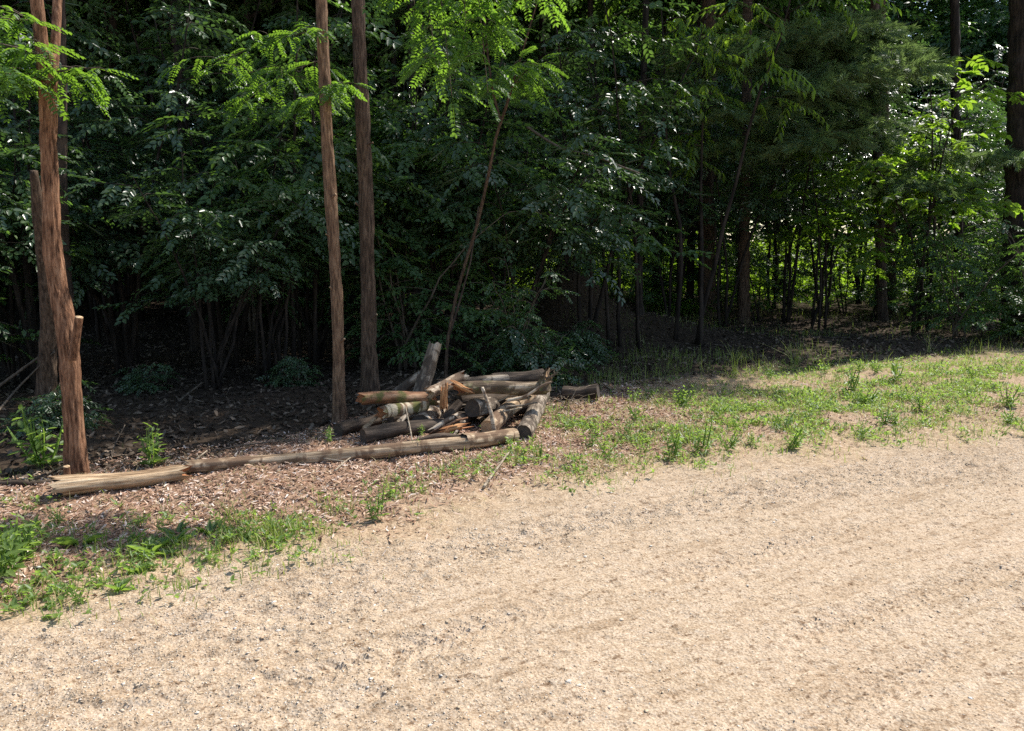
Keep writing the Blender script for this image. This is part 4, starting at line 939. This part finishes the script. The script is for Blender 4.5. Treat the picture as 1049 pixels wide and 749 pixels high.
stick('grey stick lying in the shade behind the rotten log, left of the bright green plant', [GZ(92, 470, .01), GZ(60, 480, .01), GZ(20, 496, .02)], .012, 'twig_bark', seed=12)
stick('dark branch lying at the left edge in front of the low dark bush', [GZ(-20, 498, .02), GZ(20, 494, .03), GZ(52, 493, .02)], .022, 'dark_log', 'branch', seed=13)
stick('thin twig sloping on the ground behind the long pole, right of the bright green plant', [GZ(215, 463, .01), GZ(250, 455, .05), GZ(300, 451, .03)], .007, 'twig_bark', seed=14)
stick('curved thin stem rising from behind the rotten log left of the bright green plant', [GZ(112, 480, 0), AT(118, 455, 6.0), AT(128, 435, 6.1)], .005, 'twig_bark', seed=15)
stick('bare grey bough hanging in the dark right of the leaning sapling', [AT(540, 130, 10), AT(575, 152, 9.8), AT(610, 160, 9.6), AT(655, 178, 9.5)], .016, 'twig_bark', 'branch', seed=16)

# ------------------------------------------------------------------ weeds, grass
sr = np.random.default_rng(77)
for k in range(16):
    px, py = sr.uniform(378, 552), sr.uniform(399, 440)
    Yc = 6.42 + (441 - py) * .016; a_ = sr.uniform(-.5, .5); L_ = sr.uniform(14, 34)
    A_ = AT(px, py, Yc); B_ = AT(px + L_ * math.cos(a_), py - L_ * abs(math.sin(a_)) * .8, Yc + .12)
    stick('short broken stick caught among the logs of the pile', [A_, (A_ + B_) / 2 + [0, 0, sr.uniform(-.01, .02)], B_], sr.uniform(.006, .013), ('dry_stick', 'dark_log', 'grey_log', 'red_log')[k % 4], seed=200 + k)['group'] = 'broken sticks on the log pile'
def weed_mesh(seed, n=5, h=.28, kind='weed', mat='weed', lean=.5, sc=1.0):
    rng = np.random.default_rng(seed); pos, fwd, up, s = [], [], [], []
    for k in range(n):
        az = rng.uniform(0, 6.28); e = rng.uniform(.1, lean)
        pos.append([rng.normal(0, .025), rng.normal(0, .025), 0]); fwd.append([math.cos(az) * e, math.sin(az) * e, 1]); up.append([math.cos(az), math.sin(az), -e]); s.append(h / .3 * rng.uniform(.7, 1.15) * sc)
    return foliage('weed', kind, pos, fwd, up, s, M[mat], rng)
def rosette_mesh(seed, n=14, L_=.16, mat='weed', el=(15, 65), w=.3):
    rng = np.random.default_rng(seed); az = rng.uniform(0, 6.28, n); e = np.radians(rng.uniform(*el, n))
    D = np.stack([np.cos(az) * np.cos(e), np.sin(az) * np.cos(e), np.sin(e)], 1); N_ = np.stack([-np.cos(az) * np.sin(e), -np.sin(az) * np.sin(e), np.cos(e)], 1)
    v, q, r = leaves(np.stack([.01 * np.cos(az), .01 * np.sin(az), 0 * az], 1), D, N_, L_ * rng.uniform(.6, 1.2, n), w, rng.random(n), .35, .35)
    return make_mesh('rosette', v, [q], M[mat], {'rnd': r})
W = [weed_mesh(50 + k, 5 + k, .26) for k in range(4)]; RO = [rosette_mesh(60 + k, 12 + 3 * k) for k in range(3)]
def weed(me, px, py, sc, label, name='weed', cat='weed', group=None):
    p = GZ(px, py, 0)
    return tag(link(name, me, None, p - [0, 0, .005], (0, 0, random.uniform(0, 6.28)), sc), label, cat, group)
PLANT = weed_mesh(80, 9, .34, lean=.6)
weed(PLANT, 157, 479, 1.0, 'bright green leafy plant growing right behind the rotten fallen log', 'plant', 'plant')
weed(W[1], 337, 453, .55, 'small bright sprig left of the pile\'s foot behind the long pole', 'plant', 'plant')
weed(weed_mesh(81, 10, .42, lean=.7), 44, 480, 1.1, 'shaded dark green leafy plant left of the reddish trunk\'s foot', 'plant', 'plant')
weed(W[2], 383, 533, .75, 'upright leafy weed standing alone on the bark chips in front of the long pole')
weed(W[0], 400, 512, .5, 'small weed just behind the lone upright weed on the bark chips')
weed(RO[2], 155, 568, .75, 'broad-leaved dock with shining light green leaves in front of the rotten log', 'dock_plant')
weed(RO[1], 178, 556, .65, 'broad-leaved dock half in the shade, next behind the shining one', 'dock_plant')
weed(RO[1], 215, 548, .7, 'dock with one big upright leaf at the end of the shaded strip', 'dock_plant')
weed(RO[0], 82, 558, .8, 'dock in the shaded strip below the torn end of the rotten log', 'dock_plant')
weed(weed_mesh(82, 12, .40, lean=.6), 8, 592, .75, 'tallest of the dark green weeds at the photo\'s left edge beside the road')
weed(weed_mesh(83, 10, .34, lean=.6), 26, 577, .72, 'leafy dark weed just right of the tallest one at the left edge')
weed(W[3], 690, 470, .9, 'bushy pale green weed nearest the road in the right-hand verge')
weed(W[2], 716, 462, .9, 'leafy weed right beside the bushy pale one in the right-hand verge')
weed(W[1], 640, 448, .7, 'small leafy weed between the pile and the bushy pale weed')
weed(W[3], 872, 402, 1.1, 'tall leafy weed at the back of the right verge where the shade begins')
weed(W[2], 918, 392, 1.1, 'round leafy weed at the shade\'s edge below the thin dark trunk')
weed(W[1], 432, 447, .4, 'sprig of green leaves inside the left half of the pile')
weed(W[0], 428, 462, .5, 'sprig growing at the foot of the tan pole in front of the pile')
weed(W[0], 555, 470, .6, 'little weed in front of the log with the dark cut end')
VW = [weed_mesh(90 + k, 4 + k, .10 + .028 * k, lean=1.1) for k in range(5)]
vr = np.random.default_rng(31); vn_ = 0
while vn_ < 64:
    px, py = vr.uniform(590, 1060), vr.uniform(376, 476)
    p = G(px, py)
    d_ = float(road_d(np.array([p[0]]), np.array([p[1]]))[0])
    if d_ < .15 or p[1] > forestY(p[0]) + .3: continue
    weed(VW[vn_ % 5], px, py, vr.uniform(.6, 1.2), 'small low weed among the grass of the sunny verge right of the pile', 'weed', 'weed', 'weeds of the right verge'); vn_ += 1
vn_ = 0
while vn_ < 16:
    px, py = vr.uniform(0, 330), vr.uniform(528, 622)
    p = G(px, py)
    d_ = float(road_d(np.array([p[0]]), np.array([p[1]]))[0])
    if d_ < .1: continue
    weed((VW + RO)[vn_ % 8], px, py, vr.uniform(.35, .65), 'small low weed among the grass between the fallen logs and the gravel', 'weed', 'weed', 'weeds of the left verge'); vn_ += 1

def blades(P, h, w, rng, lean=.35, tone=None):
    n = len(P); az = rng.uniform(0, 6.28, n); le = np.abs(rng.normal(lean, .25, n))
    d = np.stack([np.cos(az), np.sin(az)], 1); sd = np.stack([-np.sin(az), np.cos(az), 0 * az], 1)
    out = []
    for t, ww in ((0, 1), (.45, .85), (.8, .5), (1, .06)):
        c = P + np.stack([d[:, 0] * le * h * t ** 2, d[:, 1] * le * h * t ** 2, h * (t - .25 * le * t * t)], 1)
        out += [c - sd * (w * ww / 2)[:, None], c + sd * (w * ww / 2)[:, None]]
    v = np.stack(out, 1); f = np.array([[0, 1, 3, 2], [2, 3, 5, 4], [4, 5, 7, 6]])
    q = (f[None] + (np.arange(n) * 8)[:, None, None]).reshape(-1, 4)
    tone = rng.random(n) if tone is None else tone
    return v.reshape(-1, 3), q, np.repeat(tone, 8)
# patches of green on the verge: photo place, half-size in pixels, strength
patch = [(20, 590, 60, 50, 1.0), (60, 600, 70, 30, .55), (165, 560, 65, 20, .95), (230, 556, 75, 18, 1.0), (290, 547, 50, 15, 1.0), (120, 590, 65, 24, .65), (250, 580, 75, 14, .5), (90, 565, 60, 20, .8), (345, 525, 30, 12, .3),
         (500, 475, 40, 18, .6), (585, 442, 38, 22, .75), (535, 470, 50, 14, .7), (450, 485, 30, 10, .3), (420, 505, 40, 14, .3), (560, 480, 50, 16, .55), (600, 490, 40, 12, .45), (680, 455, 55, 26, 1.0), (640, 440, 40, 18, .6), (740, 430, 70, 24, 1.0), (830, 425, 80, 24, .9), (790, 450, 80, 14, .7), (920, 410, 90, 20, .75), (990, 395, 90, 22, .8), (960, 440, 80, 10, .55), (880, 452, 60, 8, .45), (1040, 440, 60, 8, .4), (860, 385, 80, 10, .5), (1040, 380, 60, 10, .7), (640, 500, 20, 6, .3), (700, 478, 30, 8, .45)]
def green(x, y):
    px, py = pxof(np.stack([x, y, 0 * x], 1)); r = 0 * x
    for cx, cy, sx, sy, a in patch: r = np.maximum(r, a * np.exp(-((px - cx) / sx) ** 2 - ((py - cy) / sy) ** 2))
    return r * sstep(-.42, .36, fbm(x, y, .3, 4, 111))
def verge(x, y): return sstep(-.05, .5, road_d(x, y)) * (1 - sstep(.1, .8, y - forestY(x)))
def gdn(x, y): return np.clip(green(x, y) * 1.1 + .035 * verge(x, y) * (x > .2) * sstep(-.2, .4, fbm(x, y, .3, 2, 121)), 0, 1)
rg2 = np.random.default_rng(21)
x, y = scatter(260000, gdn, -3.6, 8.5, 3.2, 12.5, rg2)
k = len(x); tone = np.where(rg2.random(k) < .72, rg2.random(k) * .62, .62 + .38 * rg2.random(k))
v_, q_, r_ = blades(np.stack([x, y, height(x, y) - .004], 1), rg2.uniform(.03, .10, k) * (1 + .5 * (rg2.random(k) < .1)), rg2.uniform(.003, .0065, k), rg2, .5, tone)
tag(link('grass', make_mesh('grass', v_, [q_], M['grass'], {'rnd': r_})), 'patchy short grass along the verge', 'grass', None, 'stuff')
# dry thatch: straw stalks lying flat
x, y = scatter(110000, lambda x, y: verge(x, y) * (.25 + .75 * (x > .3)) * sstep(-.5, .4, fbm(x, y, .35, 3, 131)), -3.4, 9, 3.4, 12.5, rg2)
k = len(x)
v_, q_, r_ = blades(np.stack([x, y, height(x, y) + .002], 1), rg2.uniform(.02, .06, k), rg2.uniform(.002, .005, k), rg2, 1.6, .74 + .26 * rg2.random(k))
tag(link('dry_grass', make_mesh('dry_grass', v_, [q_], M['grass'], {'rnd': r_})), 'dry straw-coloured stalks on the verge', 'dry grass', None, 'stuff')
# ground cover of small leaves (clover, plantain) in the green patches
x, y = scatter(95000, lambda x, y: np.clip(green(x, y), 0, 1) ** 1.2, -3.6, 8.5, 3.2, 12, rg2)
k = len(x); rep = 4
az = rg2.uniform(0, 6.28, k * rep); e = np.radians(rg2.uniform(0, 65, k * rep))
P = np.repeat(np.stack([x, y, height(x, y) + rg2.uniform(.0, .05, k)], 1), rep, 0) + rg2.normal(0, .008, (k * rep, 3))
D = np.stack([np.cos(az) * np.cos(e), np.sin(az) * np.cos(e), np.sin(e)], 1); N_ = np.stack([-np.cos(az) * np.sin(e), -np.sin(az) * np.sin(e), np.cos(e)], 1)
v_, q_, r_ = leaves(P, D, N_, rg2.uniform(.018, .045, k * rep), rg2.uniform(.35, .6, k * rep), rg2.random(k * rep), .3, .2)
tag(link('ground_cover', make_mesh('ground_cover', v_, [q_], M['weed'], {'rnd': r_})), 'low leafy ground cover in the green patches of the verge', 'ground cover', None, 'stuff')
# taller dim grass inside the shade at the right
def td(x, y):
    px, py = pxof(np.stack([x, y, 0 * x], 1)); f = y - forestY(x)
    return sstep(-.5, .2, f) * (px > 560) * sstep(-.3, .5, fbm(x, y, .9, 2, 151)) * np.where(px < 860, 1, .45) * np.clip(10 / y, 0, 1)
x, y = scatter(42000, td, .2, 16, 7, 22, rg2); k = len(x)
v_, q_, r_ = blades(np.stack([x, y, height(x, y) - .005], 1), rg2.uniform(.06, .24, k), rg2.uniform(.003, .007, k), rg2, .4, rg2.random(k) * .7)
tag(link('woodland_grass', make_mesh('woodland_grass', v_, [q_], M['grass'], {'rnd': r_})), 'taller grass in the shade at the edge of the wood', 'grass', None, 'stuff')
# tufts one can tell apart
def tuft(px, py, n, h, label, dry=0.0, seed=0):
    rng = np.random.default_rng(seed); P = rng.normal(0, .03, (n, 3)) * [1, 1, 0]
    v, q, r = blades(P, rng.uniform(.5, 1.1, n) * h, rng.uniform(.004, .008, n), rng, .5, rng.random(n) * (.6 + dry))
    return tag(link('grass_tuft', make_mesh('grass_tuft', v, [q], M['grass'], {'rnd': r}), None, GZ(px, py, -.004)), label, 'grass tuft')
tuft(815, 380, 26, .50, 'tall arching grass tuft at the shade\'s edge below the thin straight trunk', seed=1)
tuft(752, 382, 16, .45, 'tall thin grass tuft in front of the broad dark trunk', seed=2)
tuft(237, 535, 14, .20, 'upright grass tuft at the end of the shaded strip on the left verge', seed=3)
tuft(280, 552, 60, .12, 'dense short grass tuft on the left verge, nearest the bare chips', seed=4)
tuft(190, 605, 22, .07, 'tiny yellow-green tuft alone in the gravel on the left', seed=5)
tuft(350, 562, 10, .06, 'sparse little tuft in the gravel below the lone upright weed', seed=6)
tuft(952, 362, 14, .42, 'seed-headed grass tuft in the shade right of the thin dark trunk', .4, seed=7)
# pale stone among the left weeds
v_, t_, r_ = pebbles(np.array([0.]), np.array([0.]), np.array([.022]), np.random.default_rng(5))
v_[:, 2] -= height(np.array([0.]), np.array([0.]))[0]
tag(link('stone', make_mesh('stone', v_, [t_], M['stone'], {'rnd': r_ * 0 + 1}), None, GZ(40, 581, .008)), 'whitish stone among the weeds at the left', 'stone')
